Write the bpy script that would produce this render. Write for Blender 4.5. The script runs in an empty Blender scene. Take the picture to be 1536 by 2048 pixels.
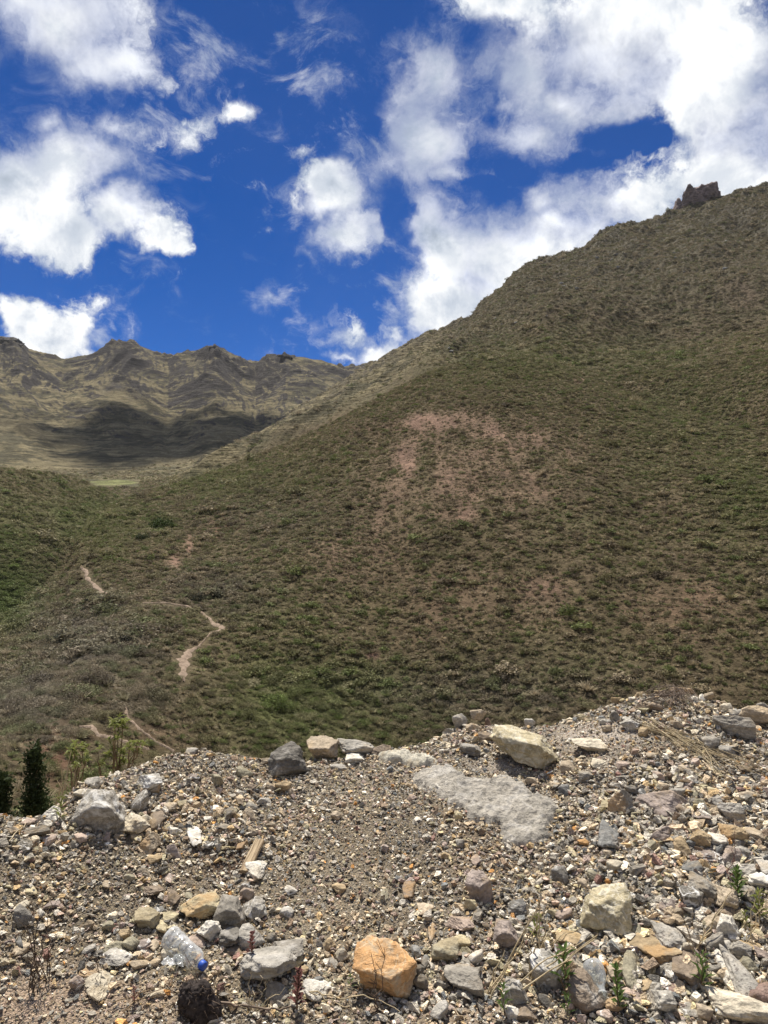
import bpy, bmesh, math, random
import numpy as np
from mathutils import Vector, Matrix, Euler
R = math.radians
random.seed(11); rng = np.random.default_rng(11)
sc = bpy.context.scene
COL = sc.collection
# ------------------------------------------------------------------ camera
F = 1479.0; PITCH = R(0.6); EYE = 1.6
cam = bpy.data.cameras.new("camera"); cam_o = bpy.data.objects.new("camera", cam); COL.objects.link(cam_o)
cam.sensor_fit = 'VERTICAL'; cam.sensor_height = 36; cam.lens = 26
cam.clip_start = 0.05; cam.clip_end = 20000
cam_o.location = (0, 0, EYE); cam_o.rotation_euler = (R(90) + PITCH, 0, 0)
sc.camera = cam_o
sc.render.resolution_x = 768; sc.render.resolution_y = 1024
# ------------------------------------------------------------------ light
SUN_EL, SUN_AZ = R(62), R(-14)
sun = bpy.data.lights.new("sun", 'SUN'); sun.energy = 5.0; sun.angle = R(0.5); sun.color = (1.0, 0.94, 0.84)
sun_o = bpy.data.objects.new("sun", sun); COL.objects.link(sun_o)
SD = Vector((math.sin(SUN_AZ) * math.cos(SUN_EL), math.cos(SUN_AZ) * math.cos(SUN_EL), math.sin(SUN_EL)))
sun_o.rotation_euler = SD.to_track_quat('Z', 'Y').to_euler(); sun_o.location = SD * 60
vs = sc.view_settings; vs.view_transform = 'Standard'; vs.look = 'None'; vs.exposure = 0.45; vs.gamma = 1; vs.use_curve_mapping = False
sc.cycles.max_bounces = 6; sc.cycles.diffuse_bounces = 2; sc.cycles.glossy_bounces = 2
sc.cycles.transmission_bounces = 6; sc.cycles.transparent_max_bounces = 8; sc.cycles.volume_bounces = 0
sc.cycles.use_denoising = True; sc.cycles.denoiser = 'OPENIMAGEDENOISE'; sc.cycles.denoising_prefilter = 'ACCURATE'; sc.cycles.denoising_input_passes = 'RGB_ALBEDO_NORMAL'

# ------------------------------------------------------------------ node helpers
class NT:
    def __init__(s, tree): s.t = tree; s.n = tree.nodes; s.l = tree.links
    def node(s, typ, props=None, **ins):
        nd = s.n.new(typ)
        for k, v in (props or {}).items(): setattr(nd, k, v)
        for k, v in ins.items():
            key = int(k[1:]) if k[0] == 'i' and k[1:].isdigit() else k.replace('_', ' ')
            s.put(nd.inputs[key], v)
        return nd
    def put(s, sock, v):
        if isinstance(v, bpy.types.NodeSocket): s.l.new(v, sock)
        else:
            try: sock.default_value = v
            except Exception:
                sock.default_value = (v, v, v) if not hasattr(v, '__len__') else tuple(v) + (1,)
    def math(s, op, a, b=0.0, c=0.0, clamp=False):
        nd = s.n.new('ShaderNodeMath'); nd.operation = op; nd.use_clamp = clamp
        for i, v in enumerate((a, b, c)): s.put(nd.inputs[i], v)
        return nd.outputs[0]
    def vec(s, op, a, b=(0, 0, 0), c=(0, 0, 0)):
        nd = s.n.new('ShaderNodeVectorMath'); nd.operation = op
        s.put(nd.inputs[0], a); s.put(nd.inputs[1], b)
        if op == 'MULTIPLY_ADD': s.put(nd.inputs[2], c)
        return nd.outputs['Value'] if op in ('LENGTH', 'DOT_PRODUCT') else nd.outputs[0]
    def ramp(s, f, lo, hi, a=0.0, b=1.0, smooth=True):
        nd = s.n.new('ShaderNodeMapRange'); nd.interpolation_type = 'SMOOTHSTEP' if smooth else 'LINEAR'
        s.put(nd.inputs[0], f)
        for i, v in zip((1, 2, 3, 4), (lo, hi, a, b)): s.put(nd.inputs[i], v)
        return nd.outputs[0]
    def noise(s, vec, scale, detail=4, rough=0.55, dist=0.0, out=0):
        nd = s.n.new('ShaderNodeTexNoise')
        s.put(nd.inputs['Vector'], vec); s.put(nd.inputs['Scale'], scale); nd.inputs['Detail'].default_value = detail
        nd.inputs['Roughness'].default_value = rough; nd.inputs['Distortion'].default_value = dist
        return nd.outputs[out]
    def mix(s, f, a, b, blend='MIX'):
        nd = s.n.new('ShaderNodeMix'); nd.data_type = 'RGBA'; nd.blend_type = blend
        s.put(nd.inputs[0], f)
        for i, v in ((6, a), (7, b)):
            if not isinstance(v, bpy.types.NodeSocket) and len(v) == 3: v = tuple(v) + (1,)
            s.put(nd.inputs[i], v)
        return nd.outputs[2]
    def bright(s, col, f):                      # colour * scalar
        return s.vec('SCALE', col) if False else s.mix(1.0, col, s.grey(f), 'MULTIPLY')
    def grey(s, f):
        nd = s.n.new('ShaderNodeCombineColor')
        for i in range(3): s.put(nd.inputs[i], f)
        return nd.outputs[0]
def new_mat(name):
    m = bpy.data.materials.new(name); m.use_nodes = True; m.node_tree.nodes.clear()
    return m, NT(m.node_tree)
def finish(T, col, rough=0.9, bump=None, strength=0.5, dist=0.01, spec=0.25, transl=0.0):
    p = T.node('ShaderNodeBsdfPrincipled'); T.put(p.inputs['Base Color'], col if isinstance(col, bpy.types.NodeSocket) else tuple(col) + (1,))
    T.put(p.inputs['Roughness'], rough); p.inputs['Specular IOR Level'].default_value = spec
    if bump is not None:
        b = T.node('ShaderNodeBump'); b.inputs['Strength'].default_value = strength; b.inputs['Distance'].default_value = dist
        T.put(b.inputs['Height'], bump); T.l.new(b.outputs[0], p.inputs['Normal'])
    out = p.outputs[0]
    if transl:
        tr = T.node('ShaderNodeBsdfTranslucent'); T.put(tr.inputs[0], col if isinstance(col, bpy.types.NodeSocket) else tuple(col) + (1,))
        mx = T.node('ShaderNodeMixShader'); mx.inputs[0].default_value = transl
        T.l.new(out, mx.inputs[1]); T.l.new(tr.outputs[0], mx.inputs[2]); out = mx.outputs[0]
    o = T.node('ShaderNodeOutputMaterial'); T.l.new(out, o.inputs[0])

# ------------------------------------------------------------------ world: Nishita sky with broken cumulus
world = bpy.data.worlds.new("World"); sc.world = world; world.use_nodes = True
W = NT(world.node_tree); W.n.clear()
SKY_STRENGTH = 0.10
sky = W.node('ShaderNodeTexSky', {'sky_type': 'NISHITA', 'sun_disc': False, 'sun_elevation': SUN_EL, 'sun_rotation': SUN_AZ,
                                  'altitude': 3600, 'air_density': 1.0, 'dust_density': 0.1, 'ozone_density': 2.2})
tc = W.node('ShaderNodeTexCoord')
D = tc.outputs['Generated']
sep = W.node('ShaderNodeSeparateXYZ'); W.l.new(D, sep.inputs[0])
ysafe = W.math('MAXIMUM', sep.outputs[1], 0.05)
cmb = W.node('ShaderNodeCombineXYZ')
W.l.new(W.math('DIVIDE', sep.outputs[0], ysafe), cmb.inputs[0]); W.l.new(W.math('DIVIDE', sep.outputs[2], ysafe), cmb.inputs[1])
UV = cmb.outputs[0]                              # direction on the tangent plane of the view to the mountains
w1 = W.noise(D, 5.0, 3, 0.5, 0.0, out=1); w2 = W.noise(D, 22.0, 4, 0.6, 0.0, out=1)
warp = W.vec('ADD', W.vec('MULTIPLY_ADD', w1, (0.16, 0.16, 0), (-0.08, -0.08, 0)), W.vec('MULTIPLY_ADD', w2, (0.07, 0.07, 0), (-0.035, -0.035, 0)))
UVw = W.vec('ADD', UV, warp)
CL = [  # px, py, rx, ry, strength
 (150,40,190,120,1.),(235,110,120,80,.9),(60,5,100,80,.9),(5,120,50,60,.6),
 (470,100,110,110,.42),(465,215,75,65,.8),(600,70,80,60,.28),(665,175,60,65,.62),(360,100,90,60,.30),
 (20,350,170,150,1.),(150,320,170,110,1.),(90,430,150,90,1.),(235,430,95,80,.95),(240,240,110,60,.6),(120,225,90,50,.6),(310,490,60,45,.85),(350,270,100,80,.42),
 (80,665,130,62,1.),(15,640,70,66,1.),(200,695,80,30,1.),(190,620,110,50,.45),(250,650,50,50,.4),
 (665,410,100,75,1.),(690,490,115,62,1.),(575,430,80,45,.55),(785,490,60,45,.7),(720,320,60,50,.30),(500,400,60,60,.38),(640,540,70,35,.6),(580,330,60,40,.35),(520,490,40,25,.4),
 (555,625,38,60,.62),(640,640,55,60,.36),(690,698,90,30,.5),(795,600,50,80,.5),(450,330,50,40,.3),
 (1290,40,360,210,1.1),(1470,180,240,260,1.1),(980,-10,140,80,1.),(905,150,120,140,1.),(905,290,150,150,1.),(960,370,110,80,.8),(1080,130,190,180,.95),(1110,250,170,90,.75),(1180,180,160,100,.9),
 (1460,340,200,120,1.05),(1230,400,190,100,.95),(1110,390,90,80,.8),(900,520,110,160,1.1),(1000,520,180,130,1.1),(1150,460,180,90,1.),(870,640,120,110,1.1),(790,715,100,42,1.),(960,650,130,130,1.),(700,730,80,20,.6),
]
HOLES = [(50,180,110,26,.8),(110,560,190,26,.9),(345,195,70,60,.5),(760,260,30,60,.6),(380,440,40,90,.6),(1280,262,92,62,1.3),(1180,310,60,45,.8),(1075,350,60,45,.8),(1010,395,60,30,.9),(820,440,50,110,.8),(960,70,40,60,.3),(1040,220,50,40,.5),(560,540,70,40,.5)]
def blobs(vec, lst, grow=1.0):
    acc = None
    for (px, py, rx, ry, s) in lst:
        cx = (px - 768) / F; cy = (1024 - py) / F + 0.0105
        sx, sy = F / (rx * grow), F / (ry * grow)
        vin = vec if acc is None else W.vec('MULTIPLY_ADD', acc, (1e-6, 1e-6, 0), vec)      # keeps the chain in order
        v = W.vec('MULTIPLY_ADD', vin, (sx, sy, 0), (-cx * sx, -cy * sy, 0))
        g = W.node('ShaderNodeTexGradient', {'gradient_type': 'SPHERICAL'}); W.l.new(v, g.inputs[0])
        a = W.math('MULTIPLY', g.outputs[1], s)
        if acc is None: acc = a
        else:
            nd = W.n.new('ShaderNodeMath'); nd.operation = 'SMOOTH_MAX'; W.l.new(acc, nd.inputs[0]); W.l.new(a, nd.inputs[1]); nd.inputs[2].default_value = 0.22; acc = nd.outputs[0]
    return acc
Fpos = blobs(UVw, CL, 1.30); Fneg = blobs(UVw, HOLES)
nz = W.noise(D, 7.0, 13, 0.60, 0.25)
wis = W.noise(W.vec('ADD', D, W.vec('MULTIPLY_ADD', w2, (0.10, 0.10, 0.10), (-0.05, -0.05, -0.05))), 16.0, 10, 0.68, 1.2)
Fin = W.math('SUBTRACT', Fpos, W.math('MULTIPLY', Fneg, 0.75))
Fout = W.ramp(W.noise(D, 2.2, 4, 0.5), 0.42, 0.68, -0.1, 0.9)         # the rest of the sky, outside the photograph
au = W.math('ABSOLUTE', W.math('DIVIDE', sep.outputs[0], ysafe))
outw = W.math('MAXIMUM', W.ramp(au, 0.62, 0.8), W.ramp(W.math('DIVIDE', sep.outputs[2], ysafe), 0.78, 0.95))
outw = W.math('MAXIMUM', outw, W.ramp(sep.outputs[1], 0.3, 0.1))
Fm = W.math('ADD', W.math('MULTIPLY', Fin, W.math('SUBTRACT', 1.0, outw)), W.math('MULTIPLY', Fout, outw))
dens0 = W.math('ADD', W.math('MULTIPLY', Fm, 1.25), W.math('MULTIPLY', W.math('SUBTRACT', nz, 0.5), 1.5))
dens0 = W.math('ADD', dens0, W.math('MULTIPLY', W.math('SUBTRACT', wis, 0.5), W.ramp(dens0, 1.0, 0.2, 0.18, 1.0)))
dhi = W.ramp(W.noise(D, 5.0, 2, 0.5), 0.38, 0.62, 0.52, 1.35)
dens = W.ramp(dens0, 0.14, dhi)
WISP = [(470,90,170,130,1.),(610,60,140,90,.9),(360,330,120,60,.6),(720,320,150,110,.9),(520,410,110,90,1.),(640,640,160,120,.8),(790,620,70,130,.9),(570,330,90,70,.8),(180,600,170,90,.8),(330,250,110,140,.8),(1010,180,120,90,.6),(1160,330,120,50,.6),(670,180,110,90,.7)]
WB = blobs(UVw, WISP, 1.2)
wst = W.noise(W.vec('MULTIPLY', W.vec('ADD', D, W.vec('MULTIPLY_ADD', w1, (0.12, 0.12, 0.12), (-0.06, -0.06, -0.06))), (1.0, 1.0, 1.7)), 12.0, 11, 0.66, 0.35)
wd = W.math('MULTIPLY', W.ramp(W.math('ADD', wst, W.math('MULTIPLY', WB, 0.16)), 0.56, 0.80), 0.62)
dens = W.math('MAXIMUM', dens, W.math('MULTIPLY', wd, W.ramp(WB, 0.0, 0.35)))
# self shading of the clouds: density towards the sun against density here
toff = (SD.x * 0.05, 0.0, 0.028)
nz2 = W.noise(W.vec('ADD', D, toff), 9.0, 7, 0.6, 0.25); nz3 = W.noise(D, 9.0, 7, 0.6, 0.25)
lit = W.ramp(W.math('SUBTRACT', nz3, nz2), -0.14, 0.14, 0.0, 1.0)
thick = W.ramp(dens0, 0.60, 1.25)
big = W.ramp(W.noise(D, 3.2, 3, 0.5), 0.38, 0.62)
sh = W.math('ADD', 0.50, W.math('MULTIPLY', lit, 0.32))
sh = W.math('SUBTRACT', sh, W.math('MULTIPLY', W.math('MULTIPLY', thick, big), 0.34))
sh = W.math('ADD', sh, W.math('MULTIPLY', W.ramp(dens0, 0.3, 0.7), 0.20))
ccol = W.mix(W.ramp(sh, 0.45, 0.90), (0.80, 0.91, 1.08), (0.98, 1.0, 1.02))
ccol = W.bright(ccol, W.math('MULTIPLY', sh, 0.87))
skyc = W.mix(1.0, sky.outputs[0], (SKY_STRENGTH * 0.0, SKY_STRENGTH * 0.265, SKY_STRENGTH * 0.63), 'MULTIPLY')
bg1 = W.mix(dens, skyc, ccol)
bg = W.node('ShaderNodeBackground'); W.l.new(bg1, bg.inputs[0]); bg.inputs[1].default_value = 1.0
wo = W.node('ShaderNodeOutputWorld'); W.l.new(bg.outputs[0], wo.inputs[0])

# ------------------------------------------------------------------ numpy noise
_P = rng.permutation(512).astype(np.int64); _P = np.concatenate([_P, _P, _P])
_G = rng.normal(size=(512, 3)); _G /= np.linalg.norm(_G, axis=1)[:, None]
def perlin(x, y, z=None):
    x = np.asarray(x, float); y = np.asarray(y, float); z = np.zeros_like(x) if z is None else np.asarray(z, float)
    x, y, z = np.broadcast_arrays(x, y, z)
    xi, yi, zi = np.floor(x).astype(np.int64), np.floor(y).astype(np.int64), np.floor(z).astype(np.int64)
    xf, yf, zf = x - xi, y - yi, z - zi
    u, v, w = (t * t * t * (t * (t * 6 - 15) + 10) for t in (xf, yf, zf))
    def g(i, j, k):
        h = _P[(_P[((xi + i) & 511)] + ((yi + j) & 511)) % 512 + 0]
        h = _P[(h + ((zi + k) & 511)) % 512]; G = _G[h]
        return G[..., 0] * (xf - i) + G[..., 1] * (yf - j) + G[..., 2] * (zf - k)
    def lz(k):
        a = g(0, 0, k) * (1 - u) + g(1, 0, k) * u; b = g(0, 1, k) * (1 - u) + g(1, 1, k) * u
        return a * (1 - v) + b * v
    if not z.any(): return lz(0) * 1.5
    return (lz(0) * (1 - w) + lz(1) * w) * 1.5
def fbm(x, y, z=None, oct=4, gain=0.5, ridged=False):
    s = 0.0; a = 1.0; f = 1.0; n = 0
    for i in range(oct):
        p = perlin(x * f + 17.3 * i, y * f - 9.1 * i, None if z is None else z * f + 3.7 * i)
        s = s + a * ((1 - 2 * np.abs(p)) if ridged else p); n += a; a *= gain; f *= 2.03
    return s / n
def sstep(x, a, b):
    t = np.clip((x - a) / (b - a), 0, 1); return t * t * (3 - 2 * t)

# ------------------------------------------------------------------ pixel <-> direction (only to read positions off the photograph)
def ray(px, py):
    dx = (px - 768) / F; dy = (1024 - py) / F
    return dx, math.cos(PITCH) - math.sin(PITCH) * dy, math.sin(PITCH) + math.cos(PITCH) * dy
def az_of(px): return math.atan2((px - 768) / F, 1.0)
def tan_el(px, py):
    x, y, z = ray(px, py); return z / math.hypot(x, y)
def project(x, y, z):
    z = z - EYE; yc = y * math.cos(PITCH) + z * math.sin(PITCH); zc = -y * math.sin(PITCH) + z * math.cos(PITCH)
    yc = np.where(yc > 1e-3, yc, 1e-3)
    return 768 + F * x / yc, 1024 - F * zc / yc

# ------------------------------------------------------------------ the spoil bank in front (height function)
CREST = [(-700,1640),(0,1636),(50,1644),(95,1646),(130,1612),(170,1574),(230,1558),(290,1536),(340,1518),(380,1508),(430,1512),(500,1524),(560,1532),(640,1524),(700,1522),(780,1508),(830,1498),(880,1480),(920,1462),(980,1458),(1040,1458),(1100,1455),(1150,1438),(1200,1420),(1260,1404),(1320,1394),(1400,1396),(1440,1412),(1480,1430),(1536,1436),(2400,1470)]
CR_R = [(-700,3.2),(0,3.35),(100,3.45),(200,3.75),(380,4.05),(560,4.1),(780,4.25),(980,4.4),(1200,4.6),(1350,4.75),(1536,4.6),(2400,4.4)]
_caz = np.array([az_of(p[0]) for p in CREST])
_cr = np.interp([p[0] for p in CREST], [p[0] for p in CR_R], [p[1] for p in CR_R])
_cz = np.array([EYE + r * tan_el(*p) for p, r in zip(CREST, _cr)])
def ground_z(x, y):
    x = np.asarray(x, float); y = np.asarray(y, float)
    az = np.arctan2(x, y); r = np.hypot(x, y)
    rc = np.interp(az, _caz, _cr); zc = np.interp(az, _caz, _cz)
    r0 = 2.35
    t = np.clip((r - r0) / (rc - r0), 0, 1)
    prof = 0.45 * t + 0.55 * (t * t * (3 - 2 * t))
    z = zc * prof
    d = np.maximum(r - rc, 0)
    z = z - (np.sqrt(d * d + 0.12 ** 2) - 0.12) * 0.80
    back = sstep(np.abs(az), R(60), R(100)); z = z * (1 - back)
    z = z + 0.030 * fbm(x * 1.7, y * 1.7, oct=3) * sstep(r, 1.5, 2.6) + 0.010 * fbm(x * 9, y * 9, oct=3)
    for (hx, hy, hs, hd) in HOLLOWS: z = z - hd * np.exp(-((x - hx) ** 2 + (y - hy) ** 2) / hs ** 2)
    return z
HOLLOWS = []
def hit(px, py, zoff=0.0):
    """where the line of sight through a photo position meets the bank"""
    dx, dy, dz = ray(px, py); n = math.hypot(dx, dy); dx, dy, dz = dx / n, dy / n, dz / n
    rr = np.linspace(1.9, 5.6, 900)
    gz = ground_z(dx * rr, dy * rr) + zoff; zr = EYE + dz * rr
    k = np.argmax(zr <= gz)
    if not (zr <= gz).any(): k = int(np.argmin(zr - gz))
    return Vector((dx * rr[k], dy * rr[k], float(gz[k]) - zoff)), float(rr[k])
_p, _ = hit(448, 1738); _q, _ = hit(410, 1700); _s, _ = hit(462, 1870)
HOLLOWS = [(_p.x, _p.y, 0.075, 0.045), (_q.x, _q.y, 0.05, 0.02)]

# ------------------------------------------------------------------ mesh helpers
def mesh_np(name, V, Fc, smooth=False):
    me = bpy.data.meshes.new(name); V = np.asarray(V, np.float32); Fc = np.asarray(Fc, np.int32)
    me.vertices.add(len(V)); me.vertices.foreach_set('co', V.ravel())
    k = Fc.shape[1]; me.loops.add(Fc.size); me.loops.foreach_set('vertex_index', Fc.ravel())
    me.polygons.add(len(Fc)); me.polygons.foreach_set('loop_start', np.arange(0, Fc.size, k, dtype=np.int32))
    me.polygons.foreach_set('loop_total', np.full(len(Fc), k, np.int32))
    if smooth: me.polygons.foreach_set('use_smooth', np.ones(len(Fc), bool))
    me.update(calc_edges=True); return me
def put_attr(me, name, typ, arr):
    a = me.attributes.new(name, typ, 'POINT')
    key = {'FLOAT': 'value', 'INT': 'value', 'FLOAT_VECTOR': 'vector', 'FLOAT_COLOR': 'color'}[typ]
    arr = np.asarray(arr)
    if typ == 'FLOAT_COLOR' and arr.shape[1] == 3: arr = np.concatenate([arr, np.ones((len(arr), 1))], 1)
    a.data.foreach_set(key, arr.astype(np.int32 if typ == 'INT' else np.float32).ravel())
def grid_faces(nr, nc, wrap=False):
    i = np.arange(nr - 1)[:, None] * nc; j = np.arange(nc - (0 if wrap else 1))[None, :]; j2 = (j + 1) % nc
    return np.stack([i + j, i + j2, i + nc + j2, i + nc + j], -1).reshape(-1, 4)
def link(name, me, mat=None, parent=None):
    o = bpy.data.objects.new(name, me); COL.objects.link(o)
    if mat is not None: me.materials.append(mat)
    if parent is not None: o.parent = parent
    return o
def tag(o, label=None, cat=None, group=None, kind=None):
    if label: o['label'] = label
    if cat: o['category'] = cat
    if group: o['group'] = group
    if kind or label: o['kind'] = kind or 'thing'
    return o

# ------------------------------------------------------------------ far terrain
def lay(tab, azs):
    a = np.array([az_of(t[0]) for t in tab]); r = np.array([t[2] for t in tab], float)
    te = np.array([tan_el(t[0], t[1]) for t in tab])
    rr = np.interp(azs, a, r); return rr, EYE + rr * np.interp(azs, a, te)
A_C = [(-900,1400,150),(-200,1330,170),(0,1254,210),(70,1195,240),(130,1130,285),(160,1062,330),(215,1008,370),(330,972,400),(430,942,410),(600,876,410),(740,803,420),(850,748,440),(1000,702,480),(1100,692,500),(1200,700,520),(1300,706,540),(1536,655,560),(2500,540,600)]
A_F = [(-900,1700,80),(0,1650,82),(200,1560,100),(400,1530,118),(768,1570,130),(1536,1560,135),(2500,1560,135)]
B_C = [(-900,880,520),(0,936,560),(100,944,600),(180,966,640),(235,992,660),(300,1040,680),(500,1200,680),(2500,1300,700)]
B_F = [(-900,1330,330),(300,1300,380),(2500,1400,400)]
C_C = [(-900,560,2300),(-200,640,2350),(0,676,2350),(42,682,2350),(56,694,2350),(125,714,2400),(180,704,2350),(230,690,2300),(262,685,2300),(310,699,2300),(335,706,2350),(372,699,2250),(405,694,2200),(432,693,2180),(470,712,2200),(510,728,2350),(545,716,2250),(571,708,2150),(615,716,2150),(650,724,2200),(690,732,2250),(735,728,2250),(752,729,2250),(800,740,2200),(1000,800,2200),(2500,800,2200)]
C_F = [(-900,985,800),(0,985,800),(220,985,820),(430,950,850),(800,900,850),(2500,900,850)]
D_C = [(-900,1200,900),(200,1200,900),(300,1060,900),(380,955,930),(430,930,960),(500,893,1000),(600,838,1030),(700,768,1060),(762,730,1080),(800,702,1060),(850,679,1000),(875,677,980),(905,664,960),(925,644,940),(940,640,920),(960,615,920),(1000,580,920),(1040,545,930),(1080,521,940),(1130,512,960),(1168,502,960),(1185,484,950),(1210,470,950),(1250,455,960),(1290,450,970),(1330,438,980),(1370,412,990),(1455,396,1000),(1480,392,1010),(1515,380,1020),(1536,376,1030),(2500,160,1150)]
D_F = [(-900,1320,470),(300,1060,470),(430,965,470),(600,896,480),(740,825,490),(850,765,500),(1000,716,520),(1100,700,520),(1200,702,540),(1300,706,560),(1536,655,580),(2500,540,620)]
def terrain_z(azs, rs):
    """heights on the polar grid azs x rs"""
    A, Rr = np.meshgrid(azs, rs)
    Z = np.full(A.shape, -1e9); ID = np.zeros(A.shape)
    X = Rr * np.sin(A); Y = Rr * np.cos(A); S = A * Rr
    dx1 = fbm(X / 160, Y / 160, oct=3) * 30
    for k, (C, Fo, shp) in enumerate(((A_C, A_F, 'a'), (B_C, B_F, 'b'), (C_C, C_F, 'c'), (D_C, D_F, 'd'))):
        rc, zc = lay(C, azs); rf, zf = lay(Fo, azs)
        rc, zc, rf, zf = rc[None], zc[None], rf[None], zf[None]
        t = (Rr - rf) / (rc - rf); tt = np.clip(t, 0, 1)
        if shp == 'a': p = tt * (1.18 - 0.18 * tt)
        elif shp == 'b': p = tt * (1.25 - 0.25 * tt)
        elif shp == 'c': p = 0.25 * tt + 0.75 * tt ** 1.7
        else: p = 0.9 * tt + 0.1 * tt ** 2
        z = zf + (zc - zf) * p
        z = np.where(t > 1, zc - (Rr - rc) * (0.30 if shp != 'b' else 0.25), z)
        if shp == 'a':
            near = -7.6 + 0 * z; z = np.where(t < 0, near + (zf - near) * np.clip((Rr - 11) / (rf - 11), 0, 1), z)
            fade = 0.35 + 0.65 * sstep(1 - tt, 0.0, 0.25)
            n = fbm(X / 70, Y / 70, oct=4) * 4.5 + fbm((S + dx1) / 24, Rr / 110, oct=4) * 3.0
            z = z + n * fade * sstep(Rr, 40, 150)
            # hollow that runs down the right flank of the spur
            gpx = [(1110,720),(1180,800),(1290,920),(1420,1040),(1560,1130)]
            ga = np.interp(Rr, [150, 330, 400, 450, 520], [az_of(1620), az_of(1530), az_of(1330), az_of(1200), az_of(1100)])
            z = z - 9.0 * np.exp(-(((A - ga) * Rr) / 26.0) ** 2) * sstep(Rr, 200, 330) * sstep(-Rr, -560, -480)
        elif shp == 'b':
            z = np.where(t < 0, zf + (Rr - rf) * 0.5, z); z = z + fbm(X / 80, Y / 80, oct=4) * 6 * (0.3 + 0.7 * (1 - tt))
        elif shp == 'c':
            z = np.where(t < 0, zf + (Rr - rf) * np.where(Rr > rf - 130, 0.10, 0.45) + np.where(Rr > rf - 130, 0, 45.5), z)
            fade = 0.30 + 0.70 * sstep(1 - tt, 0.0, 0.10)
            up = sstep(tt, 0.05, 0.7)
            skew = S + 0.55 * (Rr - 1500) + fbm(X / 420, Y / 420, oct=3) * 170
            n = fbm(skew / 250, Rr / 900 + 3.1, oct=6, ridged=True, gain=0.5) * 46 + fbm(X / 180, Y / 180, oct=5, gain=0.5) * 26
            crag = np.maximum(fbm(X / 130 + 40, Y / 130, oct=5, gain=0.6), 0.10) - 0.10
            n = n + crag * 70 * sstep(tt, 0.45, 0.9)
            lc = sum(np.exp(-((A - az_of(q)) / R(w_)) ** 2) for q, w_ in ((425, 1.3), (250, 1.6), (530, 1.0), (15, 1.2))); n = n + lc * np.maximum(fbm(skew / 60, Rr / 260, oct=5, ridged=True), 0) * 36 * sstep(tt, .6, .85)
            z = z + n * fade * (0.12 + 0.88 * up) - 12 * up
        else:
            z = np.where(t < 0, zf + (Rr - rf) * 0.8, z)
            fade = 0.42 + 0.58 * sstep(1 - tt, 0.0, 0.16)
            n = fbm((S + dx1 * 2 - 0.25 * Rr) / 85, Rr / 330, oct=6, ridged=True, gain=0.55) * 21 + fbm(X / 60, Y / 60, oct=5, gain=0.55) * 8
            z = z + n * fade * sstep(tt, 0.0, 0.2) + np.where(t > 0.9, fbm(X / 14, Y / 14, oct=3) * 2.2, 0) + np.where(t > 0.85, np.maximum(fbm(X / 30 + 9, Y / 30, oct=5, gain=.6), 0) * 20 - 2, 0)
        up_ = z > Z; ID = np.where(up_, k, ID); Z = np.where(up_, z, Z)
    back = sstep(np.abs(A), R(55), R(95))
    zb = -0.35 + np.maximum(Rr - 14, 0) * 0.22 + fbm(X / 90, Y / 90, oct=3) * 0.05 * np.minimum(Rr, 300)
    Z = Z * (1 - back) + zb * back
    return A, Rr, Z, ID
fine = np.linspace(R(-33), R(33), 1300)
azs = np.concatenate([np.linspace(R(-180), R(-33), 90)[:-1], fine, np.linspace(R(33), R(180), 90)[1:-1]])
rs = np.concatenate([np.geomspace(11, 90, 60)[:-1], np.geomspace(90, 1150, 720)[:-1], np.geomspace(1150, 3600, 420)])
TA, TR, TZ, TID = terrain_z(azs, rs)
TX = TR * np.sin(TA); TY = TR * np.cos(TA)
TPX, TPY = project(TX, TY, TZ)
infront = np.cos(TA) > 0.3
def pm(lst, px=None, py=None):
    """soft patches (centre, radii, strength), read off the photograph"""
    px = TPX if px is None else px; py = TPY if py is None else py
    m = np.zeros(np.shape(px))
    for (cx, cy, rx, ry, s) in lst:
        m = np.maximum(m, s * np.exp(-(((px - cx) / rx) ** 2 + ((py - cy) / ry) ** 2)))
    return m
SOIL_L = [(985,900,170,55,.55),(800,960,26,80,.7),(900,970,110,60,.5),(1010,1010,60,90,.35),(890,845,90,20,1.1),(815,920,24,50,1.1),(965,870,80,26,1.0),(1060,960,100,50,.5),(760,1010,40,110,.45),(920,1028,40,16,1.0),(1090,1180,50,28,.5),(378,1085,9,24,.9),(350,1125,12,18,1.0),(1480,590,34,26,.7),(1330,1210,90,44,.35),(700,1120,50,60,.35),(1150,900,50,40,.4),(745,1310,12,7,1.0),(1160,760,20,8,.8),(950,1200,250,60,.15)]
BROWN_L = [(110,1500,60,60,1.0),(180,1470,60,18,.7),(290,1480,60,40,.5),(1350,1220,120,60,.4),(850,1200,200,120,.25),(440,1060,50,24,.7),(780,860,150,15,.5)]
GREEN_L = [(10,1195,70,70,1.1),(20,1080,80,90,.35),(320,1045,40,18,.6),(620,1400,190,100,.62),(190,1040,110,60,.45),(560,1230,120,60,.2),(1120,720,330,50,.28),(1350,830,150,120,.2),(1480,980,80,100,.35),(430,960,160,40,.35)]
GREY_L = [(170,1290,150,110,1.0),(60,1400,140,90,1.0),(260,1400,90,60,.6),(420,1180,120,50,.6),(960,1390,260,60,.45),(520,1040,160,50,.35)]
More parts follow.
